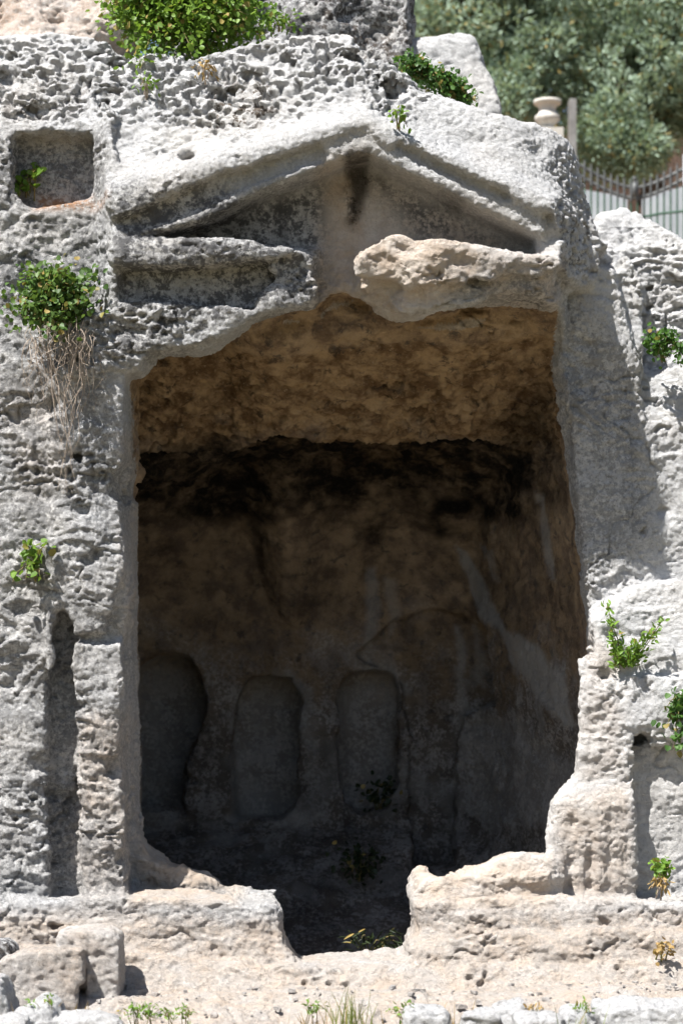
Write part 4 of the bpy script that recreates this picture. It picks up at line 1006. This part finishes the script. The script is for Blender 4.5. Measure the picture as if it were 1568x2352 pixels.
pw0 = W(1300, 520, 16.5); pw1 = W(1900, 285, 16.5)
V_, F_ = box(pw0[0], pw1[0], 0, .3, pw0[2], pw1[2]); V_[:, 0] -= pw0[0]; V_[:, 2] -= pw0[2]
pw = link('plaster_wall', flat(make_mesh('plaster_wall', V_, F_)), M_PINK, None, (pw0[0], 16.5, pw0[2])); tag(pw, 'faded pinkish plaster wall behind the bar fence', 'wall')

def tree(name, label, base_, crown, n_clump, n_leaf, seed, mat, L=.085, Wd=.015):
    """base point, crown = list of (centre, radii) lobes"""
    rng = np.random.RandomState(seed); base_ = np.asarray(base_, float)
    o = thing(name, tuple(base_), label, 'tree', 'trees behind the cliff')
    wood, lf = Buf(), Buf()
    c0 = np.mean([c for c, r in crown], 0)
    fork = base_ + (c0 - base_) * .45 + np.array([rng.normal() * .15, 0, 0])
    wood.add(*tube(curve(base_, fork, (.1, 0, 0), rng, 6, .05), .17, .12, 8))
    per = n_clump // len(crown)
    for c, r in crown:
        c = np.array(c); r = np.array(r)
        limb = curve(fork, c, (0, 0, .15), rng, 6, .08); wood.add(*tube(limb, .10, .04, 6))
        for k in range(per):
            d = rng.normal(size=3); d /= np.linalg.norm(d); q = c + d * r * rng.uniform(.45, 1.0) ** .6
            if k % 3 == 0: wood.add(*tube(curve(limb[rng.randint(2, 6)], q, (0, 0, .05), rng, 4, .05), .03, .008, 4))
            cr = rng.uniform(.16, .34)
            m_ = n_leaf // n_clump
            dd = rng.normal(size=(m_, 3)); dd /= np.linalg.norm(dd, axis=1)[:, None]
            P = q + dd * (cr * rng.uniform(.25, 1.0, (m_, 1)) ** .5) * np.array([1.15, 1.15, .85])
            lf.add(*leaves(P, L, Wd, rng, dd + np.array([-.2, -.3, .5]), .6, 'lance', dd + np.array([0, 0, .25])))
    link('trunk', wood.mesh('trunk', base_), M_BARK, o)
    link('crown', lf.mesh('crown', base_), mat, o)
    return o
def lobe(px, py, y, rx_, ry_, rz_): return (W(px, py, y), (rx_, ry_, rz_))
tree('olive_tree', 'grey-green tree directly right of the white boulder', W(1150, 460, 13), [lobe(1060, 40, 13, .9, .8, .8), lobe(1190, 120, 13, .6, .8, .9), lobe(1140, 230, 12.7, .6, .6, .45), lobe(1180, -60, 13, .9, .9, .7)], 230, 45000, 1, M_OLIVE)
tree('olive_tree', 'full grey-green tree hanging over the bar fence at right', W(1490, 470, 13.5), [lobe(1440, 200, 13, .72, .8, .85), lobe(1540, 130, 13, .8, .9, .95), lobe(1400, 310, 12.7, .36, .4, .42), lobe(1450, 340, 12.6, .25, .3, .3), lobe(1570, 230, 13.2, .5, .6, .5), lobe(1480, 0, 13, .9, .9, .8)], 300, 56000, 2, M_OLIVE)
tree('olive_tree', 'deep green tree crown between the two nearer trees at top', W(1290, 460, 15.5), [lobe(1290, -60, 15.5, 1.3, 1.0, .9), lobe(1370, 60, 15.3, .7, .8, .7), lobe(1230, 20, 15.6, .6, .8, .7)], 190, 32000, 3, M_OLIVE2)
tree('evergreen_tree', 'shaded evergreen filling the gap behind the urn', W(1200, 470, 19), [lobe(1000, 160, 19, 1.6, 1.2, 1.9), lobe(1280, 200, 19, 1.8, 1.2, 2.0), lobe(1150, -100, 19, 2.2, 1.4, 1.6), lobe(1180, 400, 18, 2.4, 1.0, 1.0)], 170, 15000, 4, M_OLIVE2, .14, .03)
tree('evergreen_tree', 'tall evergreen standing behind the plaster wall', W(1600, 470, 20), [lobe(1500, 120, 20, 1.8, 1.2, 2.0), lobe(1750, 60, 20, 1.8, 1.2, 2.4), lobe(1600, -160, 20, 2.2, 1.4, 1.6)], 170, 15000, 5, M_OLIVE2, .14, .03)
tree('evergreen_tree', 'evergreen behind the tall grey rock at top', W(760, 400, 18), [lobe(700, 0, 18, 1.8, 1.2, 2.0), lobe(880, -100, 18, 1.6, 1.2, 1.6)], 120, 8000, 6, M_OLIVE2, .14, .03)
tree('evergreen_tree', 'evergreen behind the top left bush', W(300, 400, 18), [lobe(150, -60, 18, 2.0, 1.2, 1.8), lobe(450, -60, 18, 1.8, 1.2, 1.6)], 120, 8000, 7, M_OLIVE2, .14, .03)
print('tris', sum(len(me.polygons) for me in bpy.data.meshes) * 2)
print('done', round(time.time() - T0, 1))
